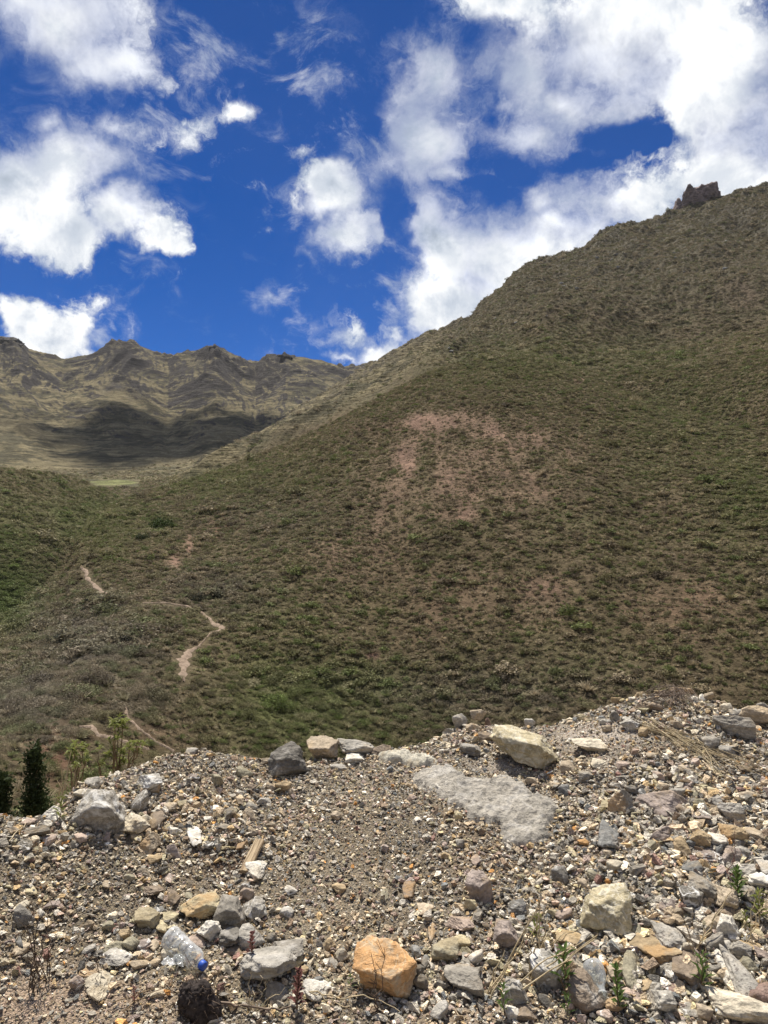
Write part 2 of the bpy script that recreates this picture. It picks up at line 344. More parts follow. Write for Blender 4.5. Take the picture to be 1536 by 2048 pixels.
def zones(px, py, x, y, r, tid):
    near = (r < 700)
    n1 = fbm(x / 22, y / 22, oct=4); n2 = fbm(x / 9 + 7, y / 9, oct=3)
    ns = fbm(np.arctan2(x, y) * r / 6 + 3, r / 45, oct=4)
    soil = np.clip(pm(SOIL_L, px, py) * near * (0.95 + 1.1 * n1 + 1.6 * ns), 0, 1)
    brown = np.clip(pm(BROWN_L, px, py) * near * (1.0 + 0.8 * n1), 0, 1)
    green = np.clip(pm(GREEN_L, px, py) * near * (1.0 + 0.5 * n1) + 0.12 * (tid == 1), 0, 1)
    grey = np.clip(pm(GREY_L, px, py) * near * (1.0 + 0.5 * n2), 0, 1)
    return soil, brown, green, grey
soil, brown, green, grey = zones(TPX, TPY, TX, TY, TR, TID)
# slope of the far mountains, for bare rock
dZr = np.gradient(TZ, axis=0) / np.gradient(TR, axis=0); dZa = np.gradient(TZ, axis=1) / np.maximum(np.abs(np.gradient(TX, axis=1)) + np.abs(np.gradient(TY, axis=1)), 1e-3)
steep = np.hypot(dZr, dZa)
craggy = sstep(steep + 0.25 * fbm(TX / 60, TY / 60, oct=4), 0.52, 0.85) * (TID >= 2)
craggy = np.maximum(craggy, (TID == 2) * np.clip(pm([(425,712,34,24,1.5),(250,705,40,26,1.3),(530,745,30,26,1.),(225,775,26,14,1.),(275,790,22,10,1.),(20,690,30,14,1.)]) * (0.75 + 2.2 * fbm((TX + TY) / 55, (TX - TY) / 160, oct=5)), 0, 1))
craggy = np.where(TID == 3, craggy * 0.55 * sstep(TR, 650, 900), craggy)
n_a = fbm(TX / 120, TY / 120, oct=5); n_b = fbm(TX / 25, TY / 25, oct=4)
def C3(c): return np.array(c)[None, None, :]
def lerp(a, b, t): return a + (b - a) * t[..., None]
base = np.zeros(TZ.shape + (3,)) + C3((0.110, 0.080, 0.050))
base = lerp(base, C3((0.135, 0.105, 0.062)), np.clip(0.5 + 1.4 * n_a, 0, 1) * 0.6)
base = lerp(base, C3((0.075, 0.082, 0.034)), np.clip(0.5 + 1.6 * n_b, 0, 1) * 0.5)
base = lerp(base, C3((0.070, 0.095, 0.025)), green)
base = lerp(base, C3((0.120, 0.108, 0.082)), grey * 0.8)
base = lerp(base, C3((0.130, 0.075, 0.050)), brown)
base = lerp(base, C3((0.235, 0.148, 0.108)), soil * 0.85)
# basin: dry golden grass, darker low scrub, rock
cg = np.zeros(TZ.shape + (3,)) + C3((0.178, 0.150, 0.086))
cg = lerp(cg, C3((0.085, 0.076, 0.046)), sstep(n_a + 0.9 * n_b, -0.08, 0.16))
cg = lerp(cg, C3((0.235, 0.195, 0.115)), sstep(n_b - 0.4 * n_a, 0.16, 0.42) * 0.7)
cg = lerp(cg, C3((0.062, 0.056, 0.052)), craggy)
isC = np.clip((TID == 2) * 1.0 + (TID == 3) * sstep(-TPX, -1130, -800) * sstep(TR, 520, 600), 0, 1)  # also the upper ridge's left flank: its sunlit tone is put into the colour
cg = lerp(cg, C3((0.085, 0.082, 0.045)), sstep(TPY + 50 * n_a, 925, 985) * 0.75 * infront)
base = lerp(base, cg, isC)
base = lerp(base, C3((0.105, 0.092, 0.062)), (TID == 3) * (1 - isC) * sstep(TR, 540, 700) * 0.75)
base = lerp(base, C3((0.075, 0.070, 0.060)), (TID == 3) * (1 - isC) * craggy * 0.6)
fld = sstep(-np.hypot((TPX - 226) / 48, (TPY - 965) / 5.5) + 0.5 * n_b, -1.05, -0.85) * (TR > 660) * infront
base = lerp(base, C3((0.17, 0.175, 0.075)), fld)
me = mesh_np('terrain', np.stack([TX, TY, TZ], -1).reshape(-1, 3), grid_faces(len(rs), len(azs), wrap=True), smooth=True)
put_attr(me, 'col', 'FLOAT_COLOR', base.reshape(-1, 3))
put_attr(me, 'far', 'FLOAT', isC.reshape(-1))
def terrain_mat():
    m, T = new_mat('hillside earth and dry grass')
    a = T.node('ShaderNodeAttribute', {'attribute_name': 'col'}); fa = T.node('ShaderNodeAttribute', {'attribute_name': 'far'})
    g = T.node('ShaderNodeNewGeometry'); P = g.outputs['Position']
    n1 = T.noise(P, 0.45, 8, 0.65); n2 = T.noise(P, 0.06, 6, 0.6)
    st = T.vec('MULTIPLY', P, (0.012, 0.012, 0.16)); ter = T.noise(st, 1.0, 6, 0.6, 0.4)   # old terraces along the contours
    st2 = T.vec('MULTIPLY', P, (0.03, 0.03, 0.45)); ter2 = T.noise(st2, 1.0, 4, 0.6, 0.3)
    k = T.math('MULTIPLY', T.ramp(n1, 0.25, 0.75, 0.6, 1.4), T.ramp(n2, 0.3, 0.7, 0.82, 1.18))
    tt = T.math('MULTIPLY', T.ramp(ter, 0.36, 0.64, 0.80, 1.20), T.ramp(ter2, 0.35, 0.65, 0.78, 1.22))
    k2 = T.math('ADD', T.math('MULTIPLY', tt, fa.outputs['Fac']), T.math('SUBTRACT', 1.0, fa.outputs['Fac']))
    c = T.bright(a.outputs['Color'], T.math('MULTIPLY', k, k2))
    h = T.math('ADD', T.math('MULTIPLY', T.noise(P, 0.25, 8, 0.65), 3.0), T.math('MULTIPLY', T.math('MULTIPLY', ter2, fa.outputs['Fac']), 9.0))
    finish(T, c, 0.95, h, 0.8, 1.0, spec=0.08)
    return m
terrain = link('terrain', me, terrain_mat()); tag(terrain, kind='structure')
_ti = {}
def far_hit(px, py, rmin=60, rmax=3000):
    j = int(np.argmin(np.abs(azs - az_of(px)))); col = TPY[:, j]; ok = (rs > rmin) & (rs < rmax)
    run = 1e9; prev = None
    for i in np.where(ok)[0]:
        if col[i] < run:
            if col[i] <= py:
                if prev is None: break
                f = (py - run) / (col[i] - run - 1e-9); r = rs[prev] + (rs[i] - rs[prev]) * np.clip(f, 0, 1) if i - prev < 3 else rs[i]
                z = np.interp(r, rs, TZ[:, j]); return Vector((r * math.sin(azs[j]), r * math.cos(azs[j]), z)), r
            run = col[i]; prev = i
    i = max(i, 1); return Vector((TX[i, j], TY[i, j], TZ[i, j])), rs[i]
def terr_z(x, y):
    x = np.asarray(x, float); y = np.asarray(y, float)
    a = np.arctan2(x, y); r = np.hypot(x, y)
    fi = np.interp(a, azs, np.arange(len(azs))); fr = np.interp(r, rs, np.arange(len(rs)))
    i0 = np.minimum(fr.astype(int), len(rs) - 2); j0 = np.minimum(fi.astype(int), len(azs) - 2); u = fr - i0; v = fi - j0
    return (TZ[i0, j0] * (1 - u) + TZ[i0 + 1, j0] * u) * (1 - v) + (TZ[i0, j0 + 1] * (1 - u) + TZ[i0 + 1, j0 + 1] * u) * v

# ------------------------------------------------------------------ trails: ribbons on the slope
def dirt_mat():
    m, T = new_mat('bare trodden earth'); P = T.node('ShaderNodeNewGeometry').outputs['Position']
    c = T.mix(T.ramp(T.noise(P, 0.8, 8, 0.7), 0.35, 0.65), (0.22, 0.165, 0.12), (0.38, 0.29, 0.22))
    finish(T, c, 0.95, T.noise(P, 1.5, 6, 0.7), 0.8, 0.5, spec=0.1); return m
DIRT = dirt_mat(); PATHPTS = []
def trail(pts, name='path'):
    P = []
    for i in range(len(pts) - 1):
        n = max(2, int(math.hypot(pts[i + 1][0] - pts[i][0], pts[i + 1][1] - pts[i][1]) / 4))
        for k in range(n): P.append([a + (b - a) * k / n for a, b in zip(pts[i], pts[i + 1])])
    P.append(list(pts[-1]))
    V = []; wob = random.random() * 50
    for i, (px, py, w) in enumerate(P):
        c, r = far_hit(px, py, 60, 900)
        a = P[max(i - 1, 0)]; b = P[min(i + 1, len(P) - 1)]
        ca, _ = far_hit(a[0], a[1], 60, 900); cb, _ = far_hit(b[0], b[1], 60, 900)
        d = (cb - ca); d.z = 0
        if d.length < 1e-3: d = Vector((1, 0, 0))
        d.normalize(); s = Vector((d.y, -d.x, 0)); ww = w * r / F * (0.45 + 0.75 * random.random()); c = c + s * ww * random.uniform(-.25, .25)
        PATHPTS.append((c.x, c.y, ww))
        for q in (-1, -0.4, 0.4, 1):
            p = c + s * ww * 0.5 * q; V.append((p.x, p.y, float(terr_z(p.x, p.y)) + (0.22 if abs(q) < 1 else 0.02)))
    o = link(name, mesh_np(name, V, grid_faces(len(P), 4), smooth=True), DIRT); tag(o, kind='structure')
trail([(157,1128,4),(172,1145,8),(178,1160,7),(196,1176,9),(214,1190,9),(224,1193,3)])
trail([(285,1207,3),(330,1206,4),(375,1213,5),(405,1225,6),(423,1241,8),(432,1250,18),(447,1254,16),(440,1262,12),(425,1264,5)])
trail([(425,1264,3),(408,1282,2),(394,1296,4)])
trail([(394,1296,5),(380,1304,13),(370,1318,20),(370,1338,20),(366,1350,16),(368,1364,5)])
trail([(250,1408,5),(258,1436,7),(285,1462,9),(315,1485,9),(350,1503,10)])
trail([(160,1455,4),(185,1453,12),(200,1470,12),(240,1480,8),(300,1500,7)])
trail([(210,1007,2),(250,1008,3)])

# ------------------------------------------------------------------ scatter by geometry nodes (for what nobody could count)
def scatter(name, pts, col, scl, rot, idx, protos, label=None):
    me = bpy.data.meshes.new(name); me.vertices.add(len(pts)); me.vertices.foreach_set('co', np.asarray(pts, np.float32).ravel())
    put_attr(me, 'col', 'FLOAT_COLOR', col); put_attr(me, 'scl', 'FLOAT_VECTOR', scl); put_attr(me, 'rot', 'FLOAT_VECTOR', rot); put_attr(me, 'idx', 'INT', idx)
    o = link(name, me); tag(o, kind='stuff')
    pc = bpy.data.collections.new(name + ' kinds')
    for p in protos: pc.objects.link(p)
    ng = bpy.data.node_groups.new(name, 'GeometryNodeTree')
    ng.interface.new_socket('Geometry', in_out='INPUT', socket_type='NodeSocketGeometry'); ng.interface.new_socket('Geometry', in_out='OUTPUT', socket_type='NodeSocketGeometry')
    N = ng.nodes; L = ng.links
    gi = N.new('NodeGroupInput'); go = N.new('NodeGroupOutput'); ip = N.new('GeometryNodeInstanceOnPoints'); ci = N.new('GeometryNodeCollectionInfo')
    ci.inputs[0].default_value = pc; ci.inputs['Separate Children'].default_value = True; ci.inputs['Reset Children'].default_value = True
    def attr(nm, dt):
        a = N.new('GeometryNodeInputNamedAttribute'); a.data_type = dt; a.inputs[0].default_value = nm; return a.outputs[0]
    L.new(gi.outputs[0], ip.inputs['Points']); L.new(ci.outputs[0], ip.inputs['Instance']); ip.inputs['Pick Instance'].default_value = True
    L.new(attr('idx', 'INT'), ip.inputs['Instance Index']); L.new(attr('scl', 'FLOAT_VECTOR'), ip.inputs['Scale'])
    e2r = N.new('FunctionNodeEulerToRotation'); L.new(attr('rot', 'FLOAT_VECTOR'), e2r.inputs[0]); L.new(e2r.outputs[0], ip.inputs['Rotation'])
    L.new(ip.outputs[0], go.inputs[0])
    md = o.modifiers.new('scatter', 'NODES'); md.node_group = ng
    return o
def inst_mat(name, kind):
    m, T = new_mat(name); a = T.node('ShaderNodeAttribute', {'attribute_name': 'col', 'attribute_type': 'INSTANCER'})
    tcn = T.node('ShaderNodeTexCoord')
    if kind == 'leaf':
        n = T.noise(tcn.outputs['Object'], 2.5, 2, 0.5)
        finish(T, T.bright(a.outputs['Color'], T.ramp(n, 0.3, 0.7, 0.7, 1.35)), 0.75, spec=0.15, transl=0.25)
    else:
        n = T.noise(tcn.outputs['Object'], 1.6, 5, 0.65); n2 = T.noise(tcn.outputs['Object'], 6.0, 3, 0.6)
        c = T.bright(a.outputs['Color'], T.math('MULTIPLY', T.ramp(n, 0.3, 0.7, 0.72, 1.25), T.ramp(n2, 0.3, 0.7, 0.85, 1.15)))
        finish(T, c, 0.85, n2, 0.5, 0.15, spec=0.25)
    return m
LEAFM = inst_mat('scrub leaves', 'leaf'); PEBM = inst_mat('broken gravel', 'stone')
def leaf_cloud(n, leaf, up=0.3, flat=0.8, seed=0, spiky=False):
    g = np.random.default_rng(seed); V = []; Fc = []
    for i in range(n):
        if spiky:
            a = g.uniform(0, 2 * math.pi); t = g.uniform(0.05, 1.0); d = np.array([math.cos(a) * t, math.sin(a) * t, g.uniform(0.5, 1.1)]); d /= np.linalg.norm(d)
            L = g.uniform(0.6, 1.1); s = np.cross(d, [0, 0, 1]); s /= np.linalg.norm(s) + 1e-6; w = leaf * g.uniform(0.6, 1.2); b = np.array([math.cos(a), math.sin(a), 0]) * 0.15 * t
            mid = b + d * L * 0.55; tip = b + d * L + np.array([0, 0, -0.18 * t]); k = len(V)
            V += [b - s * w, b + s * w, mid + s * w * 0.8, mid - s * w * 0.8, tip, tip]; Fc += [[k, k + 1, k + 2, k + 3], [k + 3, k + 2, k + 4, k + 4]]
        else:
            d = g.normal(size=3); d /= np.linalg.norm(d); d[2] = abs(d[2]) * 1.0 - 0.1; rad = g.uniform(0.45, 1.0) ** 0.6
            bump = 1 + 0.25 * math.sin(3 * math.atan2(d[1], d[0]) + seed) + 0.15 * g.normal()
            c = np.array([d[0] * rad * bump, d[1] * rad * bump, (d[2] * flat * bump + 0.25) * rad])
            u = g.normal(size=3); u /= np.linalg.norm(u); v = np.cross(u, d + 0.6 * g.normal(size=3)); v /= np.linalg.norm(v) + 1e-6; s = leaf * g.uniform(0.6, 1.4)
            k = len(V); V += [c - u * s, c + v * s * 0.45, c + u * s, c - v * s * 0.45]; Fc += [[k, k + 1, k + 2, k + 3]]
    V = np.array(V); Fc2 = [f for f in Fc]
    me = bpy.data.meshes.new('scrub'); me.from_pydata([tuple(v) for v in V], [], [tuple(dict.fromkeys(f)) if len(set(f)) > 2 else f for f in Fc2]); me.validate()
    me.materials.append(LEAFM); return bpy.data.objects.new('shrub_kind', me)
NEARP = [leaf_cloud(230, 0.17, seed=s, flat=f) for s, f in ((1, .8), (2, 1.0), (3, .6), (4, .9))] + [leaf_cloud(60, 0.035, seed=9 + s, spiky=True) for s in range(2)]
NEARP += [leaf_cloud(1300, 0.06, seed=60 + s, flat=f) for s, f in ((1, .8), (2, .6))]
FARP = [leaf_cloud(120, 0.19, seed=20 + s, flat=f) for s, f in ((1, .7), (2, .9), (3, .6))]
def veg_points(n, r0, r1, size, prob=None, az=31.0):
    a = rng.uniform(R(-az), R(az), n); r = np.sqrt(rng.uniform(r0 ** 2, r1 ** 2, n)); x = r * np.sin(a); y = r * np.cos(a); z = terr_z(x, y)
    px, py = project(x, y, z); ia = np.clip(np.searchsorted(rs, r), 0, len(rs) - 1); ja = np.clip(np.searchsorted(azs, a), 0, len(azs) - 1); tid = TID[ia, ja]
    so, br, gr, gy = zones(px, py, x, y, r, tid)
    cl = fbm(x / 14, y / 14, oct=3) - 9 * ((np.abs(px - 228) < 52) & (np.abs(py - 966) < 8) & (r > 600))
    keep = rng.uniform(size=n) < np.clip(0.88 + 0.6 * cl + 0.35 * gr + 0.5 * gy, 0.12 * (cl > -5), 1) * (1 - 0.72 * so) * (1 - 0.35 * br)
    keep &= rng.uniform(size=n) > np.where(tid == 2, 0.93 - 0.6 * sstep(py, 930, 985), np.where(tid == 3, 0.05 + 0.85 * sstep(-px, -1010, -790), 0)); dk = (tid == 3) * sstep(r, 540, 640)
    if PATHPTS and r0 < 400:
        PP = np.array(PATHPTS); bad = np.zeros(n, bool)
        for (qx, qy, qw) in PP: bad |= ((x - qx) ** 2 + (y - qy) ** 2) < (qw * 0.5 + 0.9) ** 2
        keep &= ~bad
    x, y, z, r, px, so, br, gr, gy, tid, dk = (q[keep] for q in (x, y, z, r, px, so, br, gr, gy, tid, dk)); m = len(x)
    u = rng.uniform(size=m)[:, None]; c = np.array([[0.155, 0.140, 0.068]]) * np.ones((m, 1))
    c = np.where(u < 0.16, [[0.115, 0.130, 0.045]], c); c = np.where(u > 0.50, [[0.215, 0.175, 0.105]], c); c = np.where(u > 0.84, [[0.100, 0.080, 0.048]], c); c = np.where(u > 0.93, [[0.30, 0.25, 0.16]], c)
    c = c + (np.array([[0.095, 0.145, 0.030]]) - c) * (np.clip(gr[:, None], 0, 1) * 0.75); c = c + (np.array([[0.165, 0.148, 0.115]]) - c) * (gy[:, None] * 0.6); c = c + (np.array([[0.20, 0.15, 0.11]]) - c) * (so[:, None] * 0.35)
    c = c + (np.array([[0.175, 0.158, 0.112]]) - c) * (dk[:, None] * 0.30); c = c * rng.uniform(1.05, 1.60, m)[:, None] * np.array([[1.0, 1.0, 1.06]])
    s = size * rng.lognormal(0, 0.50, m) * (1 + 0.05 * dk) * (1 + 0.60 * gy + 0.40 * gr) * (1 - 0.35 * so)
    sc3 = np.stack([s * rng.uniform(0.8, 1.3, m), s * rng.uniform(0.8, 1.3, m), s * rng.uniform(0.55, 0.95, m)], 1)
    rot = np.stack([rng.uniform(-.2, .2, m), rng.uniform(-.2, .2, m), rng.uniform(0, 6.28, m)], 1)
    return np.stack([x, y, z - 0.05], 1), c, sc3, rot, u[:, 0], so, gr, r
p, c, s, rt, u, so, gr, rr2 = veg_points(240000, 60, 470, 0.47)
idx = np.where(u * 7 % 1 < 0.45 + 0.3 * gr - 0.25 * so, (u * 97 % 1 * 4).astype(int), 4 + (u * 31 % 1 * 2).astype(int))
idx = np.where((rr2 < 150) & (idx < 4), 6 + (u * 53 % 1 * 2).astype(int), idx)
c = np.where(((idx == 4) | (idx == 5))[:, None], c * 1.15 + 0.01, c)
scatter('hillside_scrub', p, c, s, rt, idx, NEARP)
p, c, s, rt, u, so, gr, rr2 = veg_points(190000, 440, 1080, 0.78, az=30)
scatter('upper_slope_scrub', p, c, s, rt, (u * 97 % 1 * 3).astype(int), FARP)

# ------------------------------------------------------------------ near ground
gaz = np.concatenate([np.linspace(R(-180), R(-45), 50)[:-1], np.linspace(R(-45), R(45), 800), np.linspace(R(45), R(180), 50)[1:-1]])
grr = np.concatenate([[0.02, 0.6, 1.2, 1.7], np.linspace(1.95, 5.6, 480), np.geomspace(5.75, 15.5, 30)])
GA, GR = np.meshgrid(gaz, grr); GX = GR * np.sin(GA); GY = GR * np.cos(GA); GZ = ground_z(GX, GY)
GZ = GZ + (0.008 * fbm(GX * 30, GY * 30, oct=3)) * (GR > 1.8)
GZ = np.maximum(GZ, np.where(GR > 8, terr_z(GX, GY) - 0.6, -1e3))
GPX, GPY = project(GX, GY, GZ)
gm = mesh_np('ground', np.stack([GX, GY, GZ], -1).reshape(-1, 3), grid_faces(len(grr), len(gaz), wrap=True), smooth=True)
nn = fbm(GX * 2.2, GY * 2.2, oct=4)
gb = np.zeros(GZ.shape + (3,)) + C3((0.180, 0.152, 0.110)); gb = lerp(gb, C3((0.110, 0.092, 0.066)), np.clip(0.5 + 1.5 * nn, 0, 1))
near_front = (GR < 6) & (np.cos(GA) > 0.5)
gb = lerp(gb, C3((0.095, 0.060, 0.040)), np.clip(pm([(450,1725,62,40,1.),(1010,1720,120,30,.6),(1500,1570,70,40,.8),(910,1660,60,40,.5),(1200,1660,60,60,.5)], GPX, GPY), 0, 1) * near_front)
gb = lerp(gb, C3((0.42, 0.37, 0.32)), np.clip(pm([(1200,1470,110,36,.9),(1010,1530,90,22,.6),(850,1530,70,20,.6),(1230,1530,60,30,.5)], GPX, GPY), 0, 1) * near_front)
gb = lerp(gb, C3((0.33, 0.245, 0.18)), np.clip(pm([(60,2010,200,70,.9),(250,2010,160,60,.6),(950,2020,140,40,.5),(1500,2010,60,40,.9)], GPX, GPY), 0, 1) * near_front)
put_attr(gm, 'col', 'FLOAT_COLOR', gb.reshape(-1, 3))
def ground_mat():
    m, T = new_mat('stony earth'); a = T.node('ShaderNodeAttribute', {'attribute_name': 'col'}); P = T.node('ShaderNodeNewGeometry').outputs['Position']
    v = T.node('ShaderNodeTexVoronoi'); T.put(v.inputs['Vector'], P); v.inputs['Scale'].default_value = 170; 
    v2 = T.node('ShaderNodeTexVoronoi'); T.put(v2.inputs['Vector'], P); v2.inputs['Scale'].default_value = 80
    n = T.noise(P, 60, 6, 0.7)
    hv = T.node('ShaderNodeSeparateColor'); T.l.new(v.outputs['Color'], hv.inputs[0])
    c = T.bright(a.outputs['Color'], T.math('MULTIPLY', T.ramp(hv.outputs[0], 0.0, 1.0, 0.55, 1.7, False), T.ramp(n, 0.3, 0.7, 0.75, 1.25)))
    c = T.mix(T.math('MULTIPLY', hv.outputs[1], 0.35), c, T.mix(hv.outputs[2], (0.42, 0.30, 0.16), (0.15, 0.15, 0.16)))
    h = T.math('SUBTRACT', T.math('MULTIPLY', n, 0.5), T.math('ADD', v.outputs['Distance'], v2.outputs['Distance']))
    finish(T, c, 0.95, h, 0.9, 0.006, spec=0.15); return m
tag(link('ground', gm, ground_mat()), kind='structure')
SCENE_PART2 = True

# ------------------------------------------------------------------ stones
PAL = dict(white=(.74,.70,.61), cream=(.62,.55,.42), lgrey=(.45,.425,.375), grey=(.28,.26,.225), dgrey=(.125,.12,.11), slate=(.14,.15,.155), tan=(.44,.355,.25),
           ochre=(.42,.305,.165), yellow=(.52,.445,.27), orange=(.58,.30,.10), brown=(.21,.155,.11), maroon=(.22,.13,.11), mauve=(.31,.25,.225), pink=(.46,.35,.285), olive=(.29,.265,.18))
WORD = dict(lgrey='light grey', dgrey='dark grey', tan='tan', white='white', cream='cream', grey='grey', slate='slate blue', ochre='ochre', yellow='pale yellow', orange='orange',
            brown='brown', maroon='maroon', mauve='mauve', pink='pinkish', olive='olive')
def ico(sub):
    bm = bmesh.new(); bmesh.ops.create_icosphere(bm, subdivisions=sub, radius=1.0)
    V = np.array([v.co[:] for v in bm.verts]); Fc = np.array([[v.index for v in f.verts] for f in bm.faces]); bm.free(); return V / np.linalg.norm(V, axis=1)[:, None], Fc
ICO = {k: ico(k) for k in (2, 3, 4, 5)}
def stone_shape(seed, sub, planes=11, rough=0.05, round_=0.0):
    g = np.random.default_rng(seed); V, Fc = ICO[sub]
    n = g.normal(size=(planes, 3)); n /= np.linalg.norm(n, axis=1)[:, None]
    n = np.concatenate([n, [[0, 0, 1], [0, 0, -1], [1, 0, 0], [-1, 0, 0], [0, 1, 0], [0, -1, 0]] + g.normal(size=(6, 3)) * 0.40]); n /= np.linalg.norm(n, axis=1)[:, None]
    d = g.uniform(0.62, 1.0, len(n)); dot = V @ n.T; rr = np.where(dot > 0.05, d / np.maximum(dot, 0.05), 9)
    if round_: rad = (np.sum(rr ** -9.0, 1)) ** (-1 / 9.0)
    else: rad = rr.min(1)
    q = V * 1.6 + seed * 3.1; rad = rad * (1 + rough * fbm(q[:, 0] * 1.4, q[:, 1] * 1.4, q[:, 2] * 1.4, oct=4 if sub > 3 else 2) + (rough * 0.30 * fbm(q[:, 0] * 6, q[:, 1] * 6, q[:, 2] * 6, oct=3, ridged=True) + 0.35 * rough * np.round(3 * fbm(q[:, 0] * 1.1, q[:, 1] * 1.1, q[:, 2] * 3.2, oct=2)) / 3 if sub > 3 else 0))
    P = V * rad[:, None]; lo, hi = P.min(0), P.max(0); return (P - (lo + hi) / 2) / (hi - lo), Fc          # unit box
# ---- gravel: broken chips, far more than anyone would count
def chip(seed, flat=1.0):
    g = np.random.default_rng(seed); bm = bmesh.new()
    for k in range(g.integers(8, 13)):
        v = g.normal(size=3); v /= np.linalg.norm(v); v *= g.uniform(0.75, 1.0); bm.verts.new((v[0] * 0.5, v[1] * 0.42, v[2] * 0.36 * flat))
    r = bmesh.ops.convex_hull(bm, input=bm.verts); bmesh.ops.delete(bm, geom=[e for e in r['geom_interior'] if isinstance(e, bmesh.types.BMVert)], context='VERTS')
    me = bpy.data.meshes.new('chip'); bm.to_mesh(me); bm.free(); me.materials.append(PEBM); return bpy.data.objects.new('chip_kind', me)
CHIPS = [chip(s, f) for s, f in zip(range(50, 62), (1, 1, .8, .5, 1.2, .7, 1, .4, 1.1, .9, .6, 1))]
PC = np.array([PAL[k] for k in ('grey','lgrey','tan','mauve','dgrey','white','cream','ochre','brown','slate','pink','olive','maroon','yellow','orange')])
PWT = np.array([.19,.13,.17,.055,.06,.05,.075,.05,.07,.045,.03,.07,.015,.025,.012]); PWT /= PWT.sum()
PATCH = [(880,1560,60,22),(940,1585,70,30),(1000,1600,70,42),(1050,1630,62,48),(1050,1665,50,28),(985,1625,50,25)]
SLAB = [(790,1518,36,9),(840,1524,34,11)]
def in_ell(px, py, L, grow=1.0):
    m = np.full(np.shape(px), -9.0)
    for cx, cy, rx, ry in L: m = np.maximum(m, 1 - np.sqrt(((px - cx) / (rx * grow)) ** 2 + ((py - cy) / (ry * grow)) ** 2))
    return m
def gravel(n, smin, smax, power, r0=2.05, r1=5.2, dens=None):
    n = int(n * 1.42); a = rng.uniform(R(-44), R(44), n); r = np.sqrt(rng.uniform(r0 ** 2, r1 ** 2, n)); x = r * np.sin(a); y = r * np.cos(a); z = ground_z(x, y); px, py = project(x, y, z)
    t = rng.uniform(size=n); s = smin * (smax / smin) ** (t ** power)
    coarse = np.clip(pm([(1400,1700,220,130,1.),(1300,1900,260,120,.9),(1450,1600,150,50,.9),(880,1960,160,80,.4),(420,1640,220,60,.35),(60,1680,120,40,.4),(1300,1420,150,35,.7),(920,1470,80,25,.6)], px, py), 0, 1)
    fine = np.clip(pm([(1200,1470,110,36,1.),(1020,1530,100,22,.8),(60,2010,190,50,.9),(700,1690,160,120,.5),(640,1800,200,80,.4)], px, py), 0, 1)
    s = s * (0.90 + 0.65 * coarse - 0.30 * fine)
    keep = (in_ell(px, py, PATCH) < 0.06 + 0.75 * rng.uniform(size=n) ** 2.0) | ((s < 0.011) & (rng.uniform(size=n) < 0.30)) | ((rng.uniform(size=n) < 0.20) & (s < 0.020)); keep &= (in_ell(px, py, SLAB) < 0.05 + 0.3 * rng.uniform(size=n) ** 2)
    if smin > 0.009: keep &= rng.uniform(size=n) < (0.42 + 0.58 * coarse) * (1 - 0.6 * fine)
    nn = fbm(x * 3, y * 3, oct=3)
    w = PWT[None] * np.ones((n, 1)); ti = np.array([0, 1, 4, 9]); wr = np.array([2, 6, 7, 10])
    w[:, ti] *= np.clip(1 + 1.6 * nn, 0.3, 2.5)[:, None] * (1 + 1.0 * coarse[:, None]); w[:, wr] *= np.clip(1 - 1.3 * nn, 0.3, 2.5)[:, None]
    cw = np.cumsum(w, 1); cw /= cw[:, -1:]; ci = (cw < rng.uniform(size=(n, 1))).sum(1)
    c = PC[ci]; c = c * rng.uniform(0.95, 2.15, n)[:, None] * np.array([[1.03, 1.0, .95]]); c = c + (np.array([[.28, .24, .185]]) - c) * rng.uniform(0.0, 0.30, n)[:, None]
    s3 = np.stack([s * rng.uniform(.8, 1.35, n), s * rng.uniform(.8, 1.2, n), s * rng.uniform(.7, 1.2, n)], 1)
    rot = np.stack([rng.normal(0, .45, n), rng.normal(0, .45, n), rng.uniform(0, 6.28, n)], 1); lift = s * rng.uniform(0.0, 0.36, n)
    P = np.stack([x, y, z + lift], 1); return [q[keep] for q in (P, c, s3, rot, rng.integers(0, 12, n))]
parts_ = [gravel(90000, 0.007, 0.020, 1.3), gravel(72000, 0.014, 0.036, 1.4), gravel(21000, 0.026, 0.058, 1.6)]

